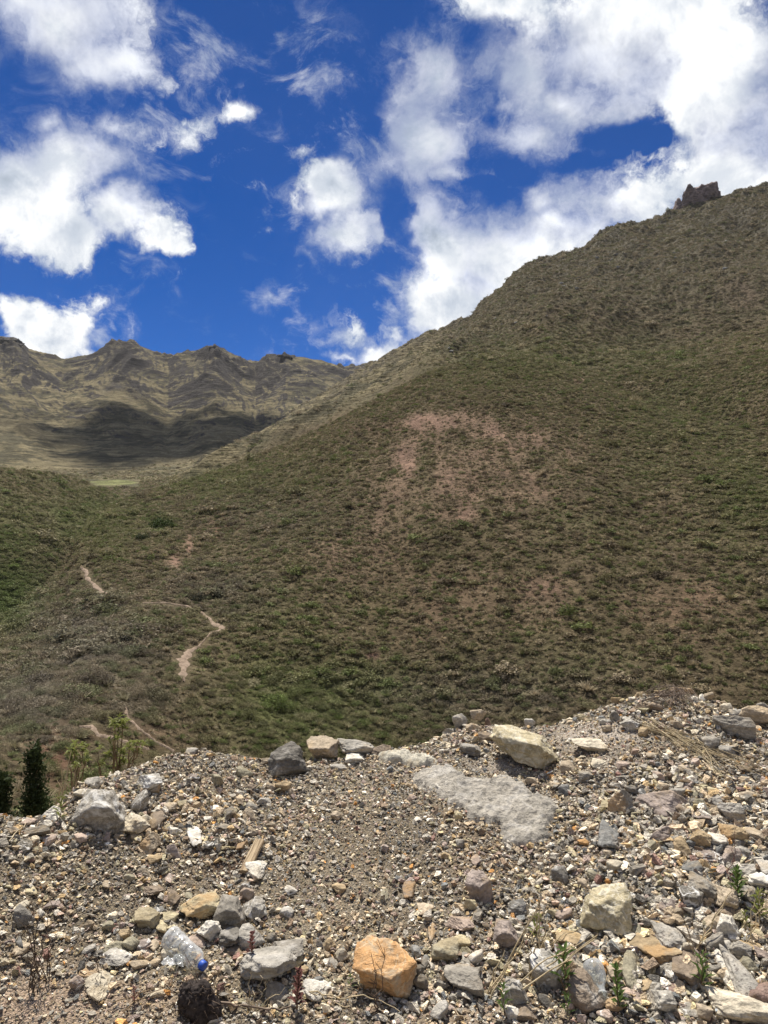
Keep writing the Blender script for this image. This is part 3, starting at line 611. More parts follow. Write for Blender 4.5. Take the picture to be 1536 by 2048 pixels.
# ---- material of the single stones: tint from the object, mottling, iron stain, white veins
def stone_mat(name, stain=(.45,.30,.12), stain_amt=0.35, vein=0.0, speck=0.0, bscale=1.0, thr=0.5, vcol=(.72,.70,.66)):
    m, T = new_mat(name); oi = T.node('ShaderNodeObjectInfo'); P = T.node('ShaderNodeNewGeometry').outputs['Position']
    P = T.vec('ADD', P, T.vec('SCALE', oi.outputs['Location'], (0, 0, 0)))
    n1 = T.noise(P, 14, 6, 0.65); n2 = T.noise(P, 70, 6, 0.7); n3 = T.noise(P, 9, 5, 0.6, 0.6)
    lay_ = T.noise(T.vec('MULTIPLY', P, (18, 25, 90)), 1.0, 3, 0.5, 0.5)
    c = T.bright(oi.outputs['Color'], T.math('MULTIPLY', T.ramp(n1, 0.3, 0.7, 0.74, 1.24), T.math('MULTIPLY', T.ramp(n2, 0.3, 0.7, 0.72, 1.25), T.ramp(lay_, 0.35, 0.65, 0.90, 1.08))))
    if stain_amt: c = T.mix(T.math('MULTIPLY', T.ramp(n3, thr, thr + 0.14), stain_amt), c, stain)
    if vein:
        vn = T.math('ABSOLUTE', T.math('SUBTRACT', T.noise(T.vec('MULTIPLY', P, (1.3, .8, 1)), 8.5, 3, 0.5, 0.9), 0.5)); vn2 = T.math('ABSOLUTE', T.math('SUBTRACT', T.noise(P, 17, 3, 0.6, 1.2), 0.47))
        mk = T.math('MAXIMUM', T.ramp(vn, 0.022, 0.006), T.math('MULTIPLY', T.ramp(vn2, 0.014, 0.003), 0.7)); c = T.mix(T.math('MULTIPLY', mk, vein), c, vcol)
    if speck: c = T.mix(T.math('MULTIPLY', T.ramp(n2, 0.56, 0.60), speck), c, (.12, .10, .09))
    c = T.mix(T.math('MULTIPLY', T.ramp(T.noise(P, 30, 5, 0.7), 0.52, 0.70), 0.30), c, (.33, .28, .22))         # clinging dust
    h = T.math('ADD', T.math('MULTIPLY', n2, 0.6), T.math('ADD', T.math('MULTIPLY', T.noise(P, 28, 5, 0.65), 1.6), T.math('MULTIPLY', lay_, 0.5)))
    finish(T, c, 0.88, h, 0.75, 0.010 * bscale, spec=0.22); return m
M_ST = {'plain': stone_mat('weathered stone', stain_amt=0.22), 'iron': stone_mat('iron stained stone', stain=(.44, .27, .12), stain_amt=0.6, thr=0.46),
        'vein': stone_mat('veined stone', stain=(.40,.34,.24), stain_amt=0.25, vein=0.85), 'speck': stone_mat('speckled stone', stain_amt=0.15, speck=0.8),
        'grow': stone_mat('rough crumbly stone', stain=(.55,.52,.47), stain_amt=0.6, speck=0.25, bscale=1.8), 'blot': stone_mat('white blotched stone', stain=(.66,.65,.62), stain_amt=0.8, thr=0.53, vein=.4),
        'yel': stone_mat('yellow quartz stone', stain=(.62,.57,.44), stain_amt=0.6, vein=0.45, thr=0.50, vcol=(.75,.72,.62)), 'fire': stone_mat('rusty orange stone', stain=(.42,.36,.26), stain_amt=0.85, thr=0.49, vein=0.4, vcol=(.7,.6,.42))}
SH = {(b, k): None for b in (0, 1) for k in range(16)}
def shape_mesh(big, k, mat):
    key = (big, k, mat)
    if key not in SH:
        V, Fc = stone_shape(300 + k * 7 + big * 1000, 5 if big else 4, planes=9 + (k % 4) * 2, rough=0.19 if big else 0.15, round_=(k % 5 == 4))
        SH[key] = mesh_np('stone', V, Fc, smooth=False); SH[key].materials.append(M_ST[mat])
    return SH[key]
STONES = []
def stone(px, py, w, h, col, label=None, mat=None, k=None, rz=None, sink=0.27, tilt=None, asp=None, lift=0.0, name='stone'):
    i = len(STONES); g = random.Random(px * 7 + py * 13)
    P, r = hit(px, min(py + h * 0.36, 2075)); slant = math.sqrt(r * r + (EYE - P.z) ** 2); W = w * slant / F; dep = math.atan2(EYE - P.z, r); hh = h * slant / F
    Dp = W * (asp if asp else g.uniform(0.80, 1.15)); lng = h > 1.2 * w and py > 1480
    if hh < 0.5 * W: Dp = min(Dp, hh / math.sin(dep) * 0.85)
    if py < 1475 and px > 500: Dp = min(Dp, hh * 0.75)
    if lng: Dp = min(hh / math.sin(dep) * 0.72, 3 * W)
    H = (hh - Dp * math.sin(dep) * 0.75) / math.cos(dep); H = min(max(H, 0.30 * W, 0.33 * hh), 1.3 * W) if not lng else 0.62 * W
    big = w >= 34; mat = mat or g.choice(['plain', 'plain', 'plain', 'iron' if col in ('tan', 'ochre', 'yellow', 'brown', 'orange') else 'vein', 'grow' if col in ('grey', 'lgrey', 'cream') else 'plain'])
    k = g.randrange(16) if k is None else k
    o = bpy.data.objects.new(name, shape_mesh(1 if big else 0, k, mat)); COL.objects.link(o)
    u = Vector((P.x, P.y)).normalized(); az = math.atan2(P.x, P.y)
    H2 = H * (1 + sink); o.scale = (W * 1.06, Dp, H2)
    tl = tilt or (g.uniform(-.12, .12), g.uniform(-.12, .12)); o.rotation_euler = (tl[0], tl[1], -az + (rz if rz is not None else g.uniform(-0.28, 0.28)))
    o.location = (P.x + u.x * Dp * 0.30, P.y + u.y * Dp * 0.30, P.z + H2 * 0.5 - H * sink + lift)
    c = [a_ * .74 + b_ * .26 for a_, b_ in zip(PAL[col], (.33, .29, .23))]; v = g.uniform(0.88, 1.12); o.color = (c[0] * v, c[1] * v, c[2] * v, 1)
    STONES.append(dict(o=o, px=px, py=py, w=w, h=h, col=col, label=label, P=P)); return o
NAMED = [  # photo position and size, colour, material, label, landmark phrase
 (200,1633,92,76,'grey','blot','large half-buried grey boulder with white veins on the left rise','big veined boulder',dict(sink=.35,k=3,name='boulder',asp=.9)),
 (294,1571,50,38,'lgrey','blot','grey and white boulder half-buried near the crest above the big veined boulder','boulder near the left crest',dict(sink=.3,name='boulder')),
 (279,1610,32,38,'grey','vein','grey slab leaning against the right side of the big veined boulder','leaning grey slab',dict(sink=.3)),
 (262,1654,52,42,'cream','plain','pale tan wedge of stone just right of and below the big veined boulder','pale tan wedge',dict(rz=.4)),
 (391,1670,28,62,'white','vein','upright bright white stone with dark streaks above the wooden board','white upright stone',dict(name='stone',asp=1.)),
 (69,1667,44,22,'dgrey','plain','flat dark grey stone lying near the left edge of the bank','flat dark stone',{}),
 (44,1697,34,26,'dgrey','vein','dark grey lens-shaped stone below the flat dark stone on the left','dark lens-shaped stone',{}),
 (102,1634,34,30,'white','plain','chalky white stone on the low left edge of the bank','chalky white edge stone',dict(sink=.3)),
 (572,1529,72,64,'dgrey','grow','big dark grey boulder with a speckled top, sunk in the crest','dark crest boulder',dict(k=2,name='boulder',rz=.5,sink=.2)),
 (646,1493,58,50,'tan','plain','tan boulder perched on the crest with its front face in shadow','perched tan boulder',dict(k=5,name='boulder',sink=.05)),
 (712,1495,66,42,'lgrey','plain','rounded light grey boulder on the crest between two darker stones','rounded crest boulder',dict(k=4,name='boulder',sink=.1)),
 (762,1502,36,24,'brown','plain','small dark brown stone touching the rounded crest boulder on its right','dark brown crest stone',dict(sink=.05)),
 (710,1520,44,16,'white','plain','flat white stone tucked under the rounded crest boulder','flat white crest stone',{}),
 (1050,1508,128,80,'yellow','yel','huge yellow boulder with white quartz streaks lying below the crest','huge yellow boulder',dict(k=6,name='boulder',sink=.02,asp=.85,rz=.25,tilt=(.12,.16))),
 (1178,1495,62,36,'cream','plain','pale cream boulder with a shaded underside right of the huge yellow boulder','pale cream boulder',dict(k=1,name='boulder',sink=.03)),
 (920,1441,30,34,'lgrey','plain','pale grey stone standing on top of the crest cluster','crest cluster stone',dict(sink=.02)),
 (957,1437,30,24,'tan','plain','tan block stacked on another tan stone on the crest','stacked tan block',dict(sink=.0,lift=.045)),
 (951,1459,42,20,'tan','iron','flat tan stone carrying the stacked tan block','carrying tan stone',{}),
 (1290,1419,60,22,'brown','plain','dark brown log-shaped stone just under the summit of the bank','log-shaped stone',{}),
 (1363,1385,42,20,'tan','iron','rusty tan stone at the very summit of the bank','summit stone',dict(sink=.05)),
 (1469,1460,70,42,'grey','plain','broad grey-brown boulder half-sunk near the right edge under the crest','broad sunken boulder',dict(sink=.3,name='boulder')),
 (1511,1438,48,38,'tan','plain','jagged tan boulder with a shaded right face at the right edge','jagged right-edge boulder',dict(name='boulder')),
 (1323,1610,84,54,'mauve','plain','large mauve-grey boulder with a brown shaded front on the right slope','large mauve boulder',dict(k=7,name='boulder',rz=-.3)),
 (1240,1610,42,46,'grey','iron','knobbly grey stone stained yellow left of the large mauve boulder','yellow-stained knobbly stone',{}),
 (1464,1633,44,42,'lgrey','grow','rough crumbly light grey stone with pitted faces on the right','rough crumbly stone',{}),
 (1433,1692,40,32,'white','plain','brightest white stone with a flat top among the grey rubble on the right','bright white block',{}),
 (1218,1679,36,46,'slate','plain','blue-grey slate slab lying on dark soil','slate slab',dict(sink=.2)),
 (1214,1837,86,90,'yellow','yel','very large yellow-tan boulder in front of the grey rubble on the right','yellow-tan boulder',dict(k=2,name='boulder',sink=.2)),
 (1407,1783,50,42,'grey','plain','angular grey boulder in the middle of the right-hand rubble','grey rubble boulder',{}),
 (1441,1806,52,50,'tan','plain','tan block with a shaded brown front beside the angular grey boulder','tan rubble block',{}),
 (1318,1910,80,50,'ochre','iron','long ochre stone with dark iron patches below the yellow-tan boulder','long ochre stone',dict(rz=-.4,name='stone')),
 (1336,1882,46,58,'lgrey','speck','light grey speckled slab leaning behind the long ochre stone','speckled leaning slab',{}),
 (1336,1947,58,32,'grey','vein','streaked grey-brown stone right below the long ochre stone','streaked stone',{}),
 (1378,1952,48,62,'brown','plain','dark brown block in shadow behind a green weed on the lower right','dark brown block',{}),
 (1266,1952,36,60,'olive','plain','tall olive-grey stone between the glass bottle and the streaked stone','tall olive stone',{}),
 (1457,1948,32,78,'white','speck','narrow white speckled slab tilted on its edge at the lower right','narrow tilted slab',dict(rz=.5,tilt=(.2,.5),asp=1.)),
 (1485,1975,52,86,'lgrey','speck','long dark-flecked slab tilted beside the narrow white speckled slab','long flecked slab',dict(rz=.4,tilt=(.15,.45),asp=.9)),
 (1490,2032,104,40,'cream','plain','broad smooth pale boulder cut off by the lower right corner','corner boulder',dict(k=4,name='boulder')),
 (1175,2005,62,66,'brown','grow','reddish brown clod of earth in front of the glass bottle','reddish clod',dict(k=9,name='earth_clod')),
 (930,1969,68,58,'grey','plain','squarish dark grey block with a pale left edge, front face shaded','squarish grey block',dict(k=1,name='boulder',sink=.1)),
 (770,1962,104,92,'orange','fire','biggest orange and rust coloured boulder at the bottom of the bank','orange boulder',dict(k=5,name='boulder',sink=.12)),
 (536,1955,94,74,'lgrey','grow','large light grey slab with a dark brown shaded left face','light grey slab with shaded face',dict(k=10,name='boulder',sink=.1)),
 (564,1916,74,36,'grey','grow','flat-topped grey stone with a dark front behind the light grey slab','flat-topped grey stone',{}),
 (556,1994,42,30,'grey','plain','small grey stone in front of the light grey slab','grey stone before the slab',{}),
 (642,1993,58,30,'white','grow','lumpy white stone left of the orange boulder','lumpy white stone',{}),
 (400,1826,64,48,'yellow','iron','yellow-topped block above the plastic bottle','yellow-topped block',dict(k=0,sink=.1)),
 (459,1838,54,60,'grey','plain','grey-tan block with a shaded front, right of the yellow-topped block','grey-tan block',dict(k=3,sink=.08)),
 (509,1822,42,40,'lgrey','vein','whitish grey block right of the grey-tan block','whitish grey block',{}),
 (416,1870,36,38,'white','plain','whitish wedge below the grey-tan block','whitish wedge',dict(rz=.6)),
 (461,1885,40,36,'dgrey','grow','dark porous stone below the grey-tan block','dark porous stone',{}),
 (503,1884,46,42,'lgrey','blot','white and grey stone right of the dark porous stone','white and grey stone',{}),
 (521,1748,46,34,'white','plain','clean white stone touching the lower end of the wooden board','white stone by the board',dict(sink=.02,rz=.4)),
 (294,1845,40,36,'olive','plain','olive-grey block in the left part of the bank above the plastic bottle','olive-grey block',{}),
 (224,1906,50,22,'olive','plain','olive stone resting behind a light grey one left of the bottle','olive stone pair',{}),
 (234,1923,54,30,'lgrey','vein','light grey stone in front of an olive one, left of the plastic bottle','light grey stone left of the bottle',{}),
 (208,1983,60,34,'cream','plain','whitish triangular stone near the bottom left','whitish triangular stone',dict(k=8,rz=.3)),
 (297,1789,46,28,'brown','plain','brown lump of stone in the gravel below the pale tan wedge','brown lump',{}),
 (48,1843,32,36,'dgrey','plain','dark purplish stone near the left edge','dark purplish stone',{}),
 (39,1822,28,22,'cream','plain','cream stone just behind the dark purplish stone at left','cream left-edge stone',{}),
 (917,1856,50,34,'pink','plain','pinkish tan block in the middle foreground','pinkish tan block',{}),
 (864,1866,24,44,'tan','iron','thin tan slab standing tilted left of the pinkish tan block','thin tan slab',dict(rz=-.5,tilt=(0,-.4),asp=.6)),
 (959,1785,44,52,'mauve','plain','flat mauve stone embedded in the gravel at mid-bank','flat mauve stone',dict(sink=.5)),
 (1011,1879,46,50,'mauve','plain','rounded mauve-grey stone behind the dry straw tuft','rounded mauve stone',{}),
 (891,1908,46,40,'olive','plain','olive-grey stone behind the squarish grey block','olive stone behind the block',{}),
 (1029,1999,46,46,'grey','blot','grey stone with white blotches at the bottom, right of the squarish grey block','blotched grey stone',{}),
 (1092,1957,54,62,'lgrey','vein','light grey stone with thin white veins left of the big green weed','veined stone by the weed',{}),
 (1131,1921,40,40,'maroon','vein','dark red stone crossed by a white vein','dark red stone',{}),
 (1149,1947,42,40,'cream','iron','cream and olive stone between the dark red stone and the glass bottle','cream stone by the glass bottle',{}),
 (1120,1754,28,28,'dgrey','blot','round blackish stone with a white cap','white-capped black stone',{}),
 (1034,1820,34,28,'dgrey','blot','dark speckled rounded stone on its own in fine gravel','dark speckled stone',{}),
 (883,1574,22,14,'white','plain','small bright white stone at the left end of the crumbly rock patch','small bright white stone',{}),
 (1062,1563,22,18,'tan','plain','small tan stone casting a shadow below the huge yellow boulder','small tan stone',{}),
 (1135,1537,28,24,'tan','plain','roundish tan stone to the lower right of the huge yellow boulder','roundish tan stone',{}),
]
OTHERS = """294 1644 24 22 cream;315 1649 28 34 brown;300 1691 36 38 tan;346 1665 22 16 white;348 1710 28 30 mauve;188 1568 30 20 lgrey;162 1590 24 18 cream;23 1662 24 16 tan;55 1647 28 14 pink;102 1683 26 20 pink;311 1524 14 11 orange;277 1545 12 18 grey;384 1505 22 14 lgrey;292 1532 14 14 tan;367 1613 20 18 olive;341 1618 22 18 tan;311 1623 16 12 white;310 1581 20 18 tan;390 1557 20 14 mauve;313 1720 30 16 ochre;160 1680 24 18 pink;273 1677 14 20 yellow;
541 1524 34 26 tan;489 1548 30 24 olive;434 1564 22 22 olive;503 1576 20 16 brown;541 1576 16 18 tan;567 1577 32 26 ochre;582 1587 16 16 tan;528 1605 26 20 lgrey;504 1616 22 18 grey;459 1626 22 32 dgrey;500 1632 26 24 tan;521 1623 14 14 yellow;564 1605 12 16 white;633 1600 14 16 cream;709 1605 13 18 orange;722 1610 13 18 lgrey;672 1635 20 20 tan;645 1635 9 14 white;621 1640 12 14 tan;417 1641 20 12 white;449 1657 24 16 grey;470 1653 20 12 yellow;505 1666 16 18 tan;414 1693 30 18 dgrey;439 1680 14 16 cream;486 1693 18 24 brown;593 1688 20 10 tan;627 1714 16 18 pink;582 1708 16 10 maroon;770 1699 15 17 pink;541 1652 18 14 tan;676 1537 30 12 lgrey;604 1538 20 10 ochre;610 1514 12 12 tan;
490 1775 18 18 grey;459 1788 18 12 orange;494 1793 26 26 mauve;582 1784 22 18 white;574 1828 26 22 lgrey;660 1894 20 24 ochre;686 1915 24 24 cream;665 1928 16 30 grey;595 1923 16 16 olive;608 1946 20 16 ochre;736 1905 20 18 grey;639 1969 16 18 slate;651 1963 12 14 slate;470 1907 24 12 brown;494 1917 20 20 maroon;455 1944 22 18 cream;436 1939 16 14 pink;678 1780 26 20 ochre;770 1790 14 30 olive;684 1828 16 12 tan;655 1755 12 12 pink;671 1751 12 10 pink;680 1760 16 9 maroon;617 1803 14 16 mauve;416 1798 24 16 grey;460 1802 14 10 slate;647 2027 16 12 slate;422 2043 34 14 white;572 1759 9 12 orange;600 1887 24 14 cream;604 1905 10 22 white;543 1878 18 16 slate;
32 1884 24 34 slate;13 1885 20 10 mauve;39 1904 30 16 tan;76 1832 20 14 lgrey;104 1813 26 14 mauve;212 1772 14 22 tan;289 1751 30 20 tan;260 1758 18 14 olive;338 1758 14 22 pink;346 1798 24 30 brown;362 1797 12 12 cream;378 1796 14 20 olive;318 1828 34 20 slate;341 1840 26 18 yellow;325 1858 20 30 yellow;344 1858 18 14 yellow;186 1849 14 14 pink;230 1849 12 10 maroon;216 1856 20 18 olive;232 1862 14 14 white;242 1866 14 14 yellow;251 1875 22 20 ochre;262 1895 27 26 olive;289 1895 26 20 mauve;309 1895 16 26 tan;294 1906 22 14 white;177 1902 22 16 lgrey;143 1897 12 9 orange;125 1876 10 9 orange;280 1934 32 14 tan;307 1929 22 14 tan;335 1917 20 22 cream;180 1949 36 16 tan;154 1973 22 24 pink;318 1990 26 14 cream;42 1999 14 9 cream;391 1889 30 22 pink;60 1785 20 12 yellow;
898 1460 26 18 lgrey;977 1441 14 22 maroon;1060 1450 20 20 white;973 1479 32 22 brown;943 1503 46 28 grey;1066 1577 14 14 dgrey;1129 1583 20 20 slate;1110 1574 18 14 tan;1172 1558 26 22 grey;825 1596 18 14 pink;917 1636 16 18 yellow;964 1636 22 10 tan;886 1652 16 12 cream;878 1627 14 10 dgrey;920 1691 16 18 grey;868 1667 12 16 maroon;950 1723 16 20 pink;1033 1697 26 8 tan;1166 1686 20 16 orange;1145 1705 12 30 yellow;1125 1676 12 16 cream;1161 1658 12 8 yellow;891 1714 16 16 ochre;1188 1682 14 12 white;1190 1597 16 30 mauve;
1284 1391 26 14 ochre;1322 1391 24 14 ochre;1308 1386 12 10 white;1235 1400 22 14 ochre;1159 1425 14 14 grey;1167 1436 22 12 yellow;1316 1404 40 12 cream;1412 1396 26 18 tan;1436 1407 14 16 tan;1454 1420 20 18 cream;1477 1433 30 20 lgrey;1527 1417 26 26 grey;1452 1439 22 10 lgrey;1232 1438 22 22 grey;1210 1446 24 12 lgrey;1258 1454 36 24 lgrey;1286 1467 18 20 ochre;1214 1460 18 14 tan;1232 1475 12 16 lgrey;1221 1480 12 10 tan;1141 1478 12 8 white;1334 1438 20 14 grey;1352 1452 24 14 tan;1426 1493 32 30 grey;1454 1508 28 24 lgrey;1458 1497 26 12 tan;1201 1532 36 16 cream;1247 1534 24 16 pink;1304 1514 22 14 tan;1391 1527 16 16 pink;1369 1540 20 14 tan;1346 1517 16 12 grey;1292 1540 30 14 yellow;1317 1558 20 20 pink;1310 1568 14 12 orange;1329 1576 18 14 tan;1262 1581 24 18 slate;1288 1581 24 14 tan;1378 1577 34 18 maroon;1363 1566 18 14 grey;1424 1579 18 12 orange;1391 1589 16 20 olive;1435 1571 20 9 white;1360 1594 24 24 lgrey;1214 1607 16 24 yellow;1360 1618 24 30 brown;1404 1618 32 28 olive;1436 1615 30 32 lgrey;1425 1590 46 14 yellow;1487 1605 62 22 tan;1498 1649 26 14 cream;1402 1636 40 20 mauve;1256 1645 16 14 ochre;1336 1640 24 16 olive;1286 1592 22 20 slate;1490 1541 24 14 brown;
1326 1676 40 36 mauve;1356 1672 16 26 grey;1366 1702 30 34 ochre;1399 1686 36 36 ochre;1415 1716 54 26 mauve;1467 1673 44 36 ochre;1488 1710 28 24 grey;1472 1725 44 36 mauve;1513 1676 40 24 tan;1530 1736 26 40 lgrey;1524 1765 40 30 white;1230 1741 28 28 cream;1205 1724 22 10 yellow;1195 1733 16 14 slate;1189 1754 22 20 olive;1165 1770 18 16 tan;1150 1806 14 12 yellow;1303 1697 20 24 olive;1217 1709 18 14 tan;1193 1780 20 16 lgrey;1313 1729 18 16 grey;1342 1757 40 16 tan;1325 1776 32 18 olive;1382 1746 40 32 slate;1455 1835 34 30 brown;1383 1806 36 36 dgrey;1334 1819 40 32 mauve;1360 1822 22 30 tan;1335 1843 24 20 brown;1248 1793 36 18 lgrey;1277 1875 30 40 olive;1303 1861 20 16 mauve;1290 1975 20 28 ochre;1210 1939 18 26 orange;1230 1955 24 24 tan;1266 1991 38 20 pink;1318 2017 50 46 lgrey;1310 1986 24 24 lgrey;1277 1978 14 20 cream;1339 1981 36 18 maroon;1370 1903 36 36 cream;1384 1916 24 30 mauve;1428 1895 30 36 grey;1450 1900 26 22 lgrey;1480 1908 34 32 grey;1448 1925 26 50 mauve;1456 1863 34 40 white;1425 1850 36 30 tan;1405 1828 18 16 white;1506 1903 30 20 ochre;1519 1874 26 18 yellow;1508 1796 38 28 grey;1386 2028 30 22 grey;1409 2035 24 24 tan;1525 2005 50 40 maroon;1232 2020 34 26 tan;1211 2035 26 24 pink;1428 1940 24 20 grey;1498 1936 30 26 olive;1440 1752 16 26 brown;1461 1772 30 18 pink;1493 1746 34 24 lgrey;
820 1785 26 36 brown;851 1823 28 20 tan;941 1813 22 24 yellow;1137 1746 12 16 ochre;1123 1809 22 16 slate;1103 1830 20 18 yellow;1127 1835 28 26 pink;920 1889 34 26 yellow;935 1923 16 40 grey;951 1921 24 28 white;842 1970 26 30 dgrey;852 1926 14 24 slate;832 1908 20 20 slate;839 1947 20 20 dgrey;1050 2033 40 28 brown;1024 2033 24 26 white;1092 2012 30 28 dgrey;878 2030 30 32 lgrey;1146 1889 54 22 ochre;1076 1840 20 20 tan;1071 1856 26 16 lgrey;1040 1753 14 10 yellow;982 1742 16 12 orange;865 1736 12 14 tan;969 1889 14 12 tan;860 1977 16 14 cream;957 1827 18 14 dgrey"""
for (px, py, w, h, col, mat, lab, mark, kw) in NAMED: stone(px, py, w, h, col, lab, mat, **kw); STONES[-1]['mark'] = mark
_o = [q.split() for q in OTHERS.replace('\n', '').split(';')]; _lim = sorted((-int(q[2]) * int(q[3]) for q in _o))[226]; SMALL = []
for px, py, w, h, col in _o:
    if -int(w) * int(h) <= _lim: stone(int(px), int(py), int(w), int(h), col)
    else: SMALL.append((int(px), int(py), int(w), int(h), col))      # no bigger than the coarse gravel: laid out with it

_sm = [[], [], [], [], []]
for (px, py, w, h, col) in SMALL:
    P_, r_ = hit(px, py + h * .3); W_ = w * math.hypot(r_, EYE - P_.z) / F; H_ = max(h * math.hypot(r_, EYE - P_.z) / F, .5 * W_)
    for q, v in zip(_sm, ((P_.x, P_.y, P_.z + H_ * .2), PAL[col], (W_ * 1.15, W_ * 1.0, H_ * 1.3), (rng.normal(0, .2), rng.normal(0, .2), rng.uniform(0, 6.28)), rng.integers(0, 12))): q.append(v)
parts_.append([np.array(q) for q in _sm])
scatter('gravel', *[np.concatenate([q[i] for q in parts_]) for i in range(5)], CHIPS)
# ------------------------------------------------------------------ crumbly rock patches set in the gravel
def patch_thing(name, ells, rise, label, cat, mat, mark=None):
    xs = []; 
    for cx, cy, rx, ry in ells:
        for a_, b_ in ((-1, 0), (1, 0), (0, -1), (0, 1)): xs.append(hit(cx + a_ * rx, cy + b_ * ry)[0])
    x0, x1 = min(p.x for p in xs) - .05, max(p.x for p in xs) + .05; y0, y1 = min(p.y for p in xs) - .05, max(p.y for p in xs) + .05
    gx, gy = np.meshgrid(np.arange(x0, x1, .007), np.arange(y0, y1, .007)); gz = ground_z(gx, gy); px, py = project(gx, gy, gz)
    e = in_ell(px, py, ells, 1.10) + 0.42 * fbm(gx * 6, gy * 6, oct=5) + 0.20 * fbm(gx * 34, gy * 34, oct=3)
    z = gz + rise * sstep(e, 0.02, 0.5) - 0.02 * sstep(-e, 0.0, 0.25) + (0.020 * fbm(gx * 6 + 5, gy * 6, oct=3, ridged=True) + 0.016 * fbm(gx * 17, gy * 17, oct=3, ridged=True) + 0.011 * fbm(gx * 48, gy * 48, oct=3, ridged=True)) * sstep(e, -.05, .25) - 0.008
    Fc = grid_faces(*gx.shape); ok = e.ravel() > -0.25; Fc = Fc[ok[Fc].all(1)]
    o = link(name, mesh_np(name, np.stack([gx, gy, z], -1).reshape(-1, 3), Fc, smooth=False), mat); o.color = (.37, .34, .29, 1); tag(o, label, cat); return o
patch_thing('rock_patch', PATCH, 0.008, 'wide flat patch of pale grey crumbling rock below the huge yellow boulder', 'rock', M_ST['grow'])
sl = patch_thing('rock_slab', SLAB, 0.016, 'pale cream slab lying flush with the gravel right of the dark brown crest stone', 'rock', M_ST['plain']); sl.color = (.47, .44, .36, 1)

# ------------------------------------------------------------------ plants, straw, litter
def simple_mat(name, col, rough=0.8, var=0.25, scale=30, transl=0.0, spec=0.2):
    m, T = new_mat(name); P = T.node('ShaderNodeNewGeometry').outputs['Position']
    n = T.noise(P, scale, 4, 0.6); finish(T, T.bright(T.mix(0.0, col, col), T.ramp(n, 0.3, 0.7, 1 - var, 1 + var)), rough, n, 0.4, 0.003, spec=spec, transl=transl); return m
M_GREEN = simple_mat('green weed leaf', (.10, .15, .04), .55, .35, 25, .35); M_OLIVE = simple_mat('yellow green leaf', (.20, .22, .06), .5, .45, 20, .35)
M_STEM = simple_mat('dry stem', (.20, .14, .08)); M_STRAW = simple_mat('straw', (.50, .41, .26), .6, .35, 12, .15); M_TWIG = simple_mat('grey twig', (.17, .13, .10))
M_RED = simple_mat('reddish weed', (.16, .07, .06), .7, .4); M_DARK = simple_mat('dark stalk', (.10, .07, .05)); M_CONE = simple_mat('dark tree foliage', (.045, .062, .022), .7, .5, .8, .2)
M_PALE = simple_mat('seed heads', (.62, .55, .42), .8, .2)
class MB:
    def __init__(s): s.V = []; s.F = []
    def tube(s, pts, r0, r1, n=5):
        pts = [Vector(p) for p in pts]; k0 = len(s.V)
        for i, p in enumerate(pts):
            d = (pts[min(i + 1, len(pts) - 1)] - pts[max(i - 1, 0)]).normalized(); a = d.orthogonal().normalized(); b = d.cross(a); r = r0 + (r1 - r0) * i / (len(pts) - 1)
            for j in range(n): t = 2 * math.pi * j / n; s.V.append(p + (a * math.cos(t) + b * math.sin(t)) * r)
        for i in range(len(pts) - 1):
            for j in range(n): s.F.append((k0 + i * n + j, k0 + i * n + (j + 1) % n, k0 + (i + 1) * n + (j + 1) % n, k0 + (i + 1) * n + j))
        s.F.append(tuple(k0 + j for j in range(n))); s.F.append(tuple(k0 + (len(pts) - 1) * n + j for j in range(n)))
    def leaf(s, b, d, L, w, droop=0.25):
        b = Vector(b); d = Vector(d).normalized(); sd = d.cross(Vector((0, 0, 1))); sd = sd.normalized() if sd.length > .01 else Vector((1, 0, 0)); up = sd.cross(d)
        m = b + d * L * .45 + up * w * .1; t = b + d * L - Vector((0, 0, 1)) * L * droop; k = len(s.V)
        s.V += [b, m + sd * w * .5 + up * w * .2, m - up * w * .15, m - sd * w * .5 + up * w * .2, t]; s.F += [(k, k + 1, k + 2), (k, k + 2, k + 3), (k + 1, k + 4, k + 2), (k + 2, k + 4, k + 3)]
    def build(s, name, mat, parent=None, origin=None):
        me = bpy.data.meshes.new(name); o_ = origin or Vector((0, 0, 0)); me.from_pydata([tuple(Vector(v) - o_) for v in s.V], [], s.F); me.update()
        o = link(name, me, mat, parent)
        if parent is None: o.location = o_
        return o
def empty(name, loc): o = bpy.data.objects.new(name, None); COL.objects.link(o); o.location = loc; o.empty_display_size = .05; return o
def at_r(px, py, r):
    dx, dy, dz = ray(px, py); n = math.hypot(dx, dy); return Vector((dx / n * r, dy / n * r, EYE + dz / n * r))
rnd = random.Random(5)
def bend(a, b, sag=0.0, wob=0.01, n=6):
    out = []
    for i in range(n + 1):
        t = i / n; p = a.lerp(b, t); p.z += 4 * sag * t * (1 - t)
        if 0 < i < n: p += Vector([rnd.gauss(0, wob) for _ in range(3)])
        out.append(p)
    return out
def rosette(mb, c, n, L, w, up=.4, spread=1.0):
    for i in range(n):
        a = i * 2.4 + rnd.uniform(-.3, .3); e = rnd.uniform(-.1, 1.0) * up * 2
        mb.leaf(c + Vector((0, 0, rnd.uniform(-.3, .2) * L)), Vector((math.cos(a) * spread, math.sin(a) * spread, e)), L * rnd.uniform(.7, 1.2), w * rnd.uniform(.8, 1.2), rnd.uniform(.1, .5))
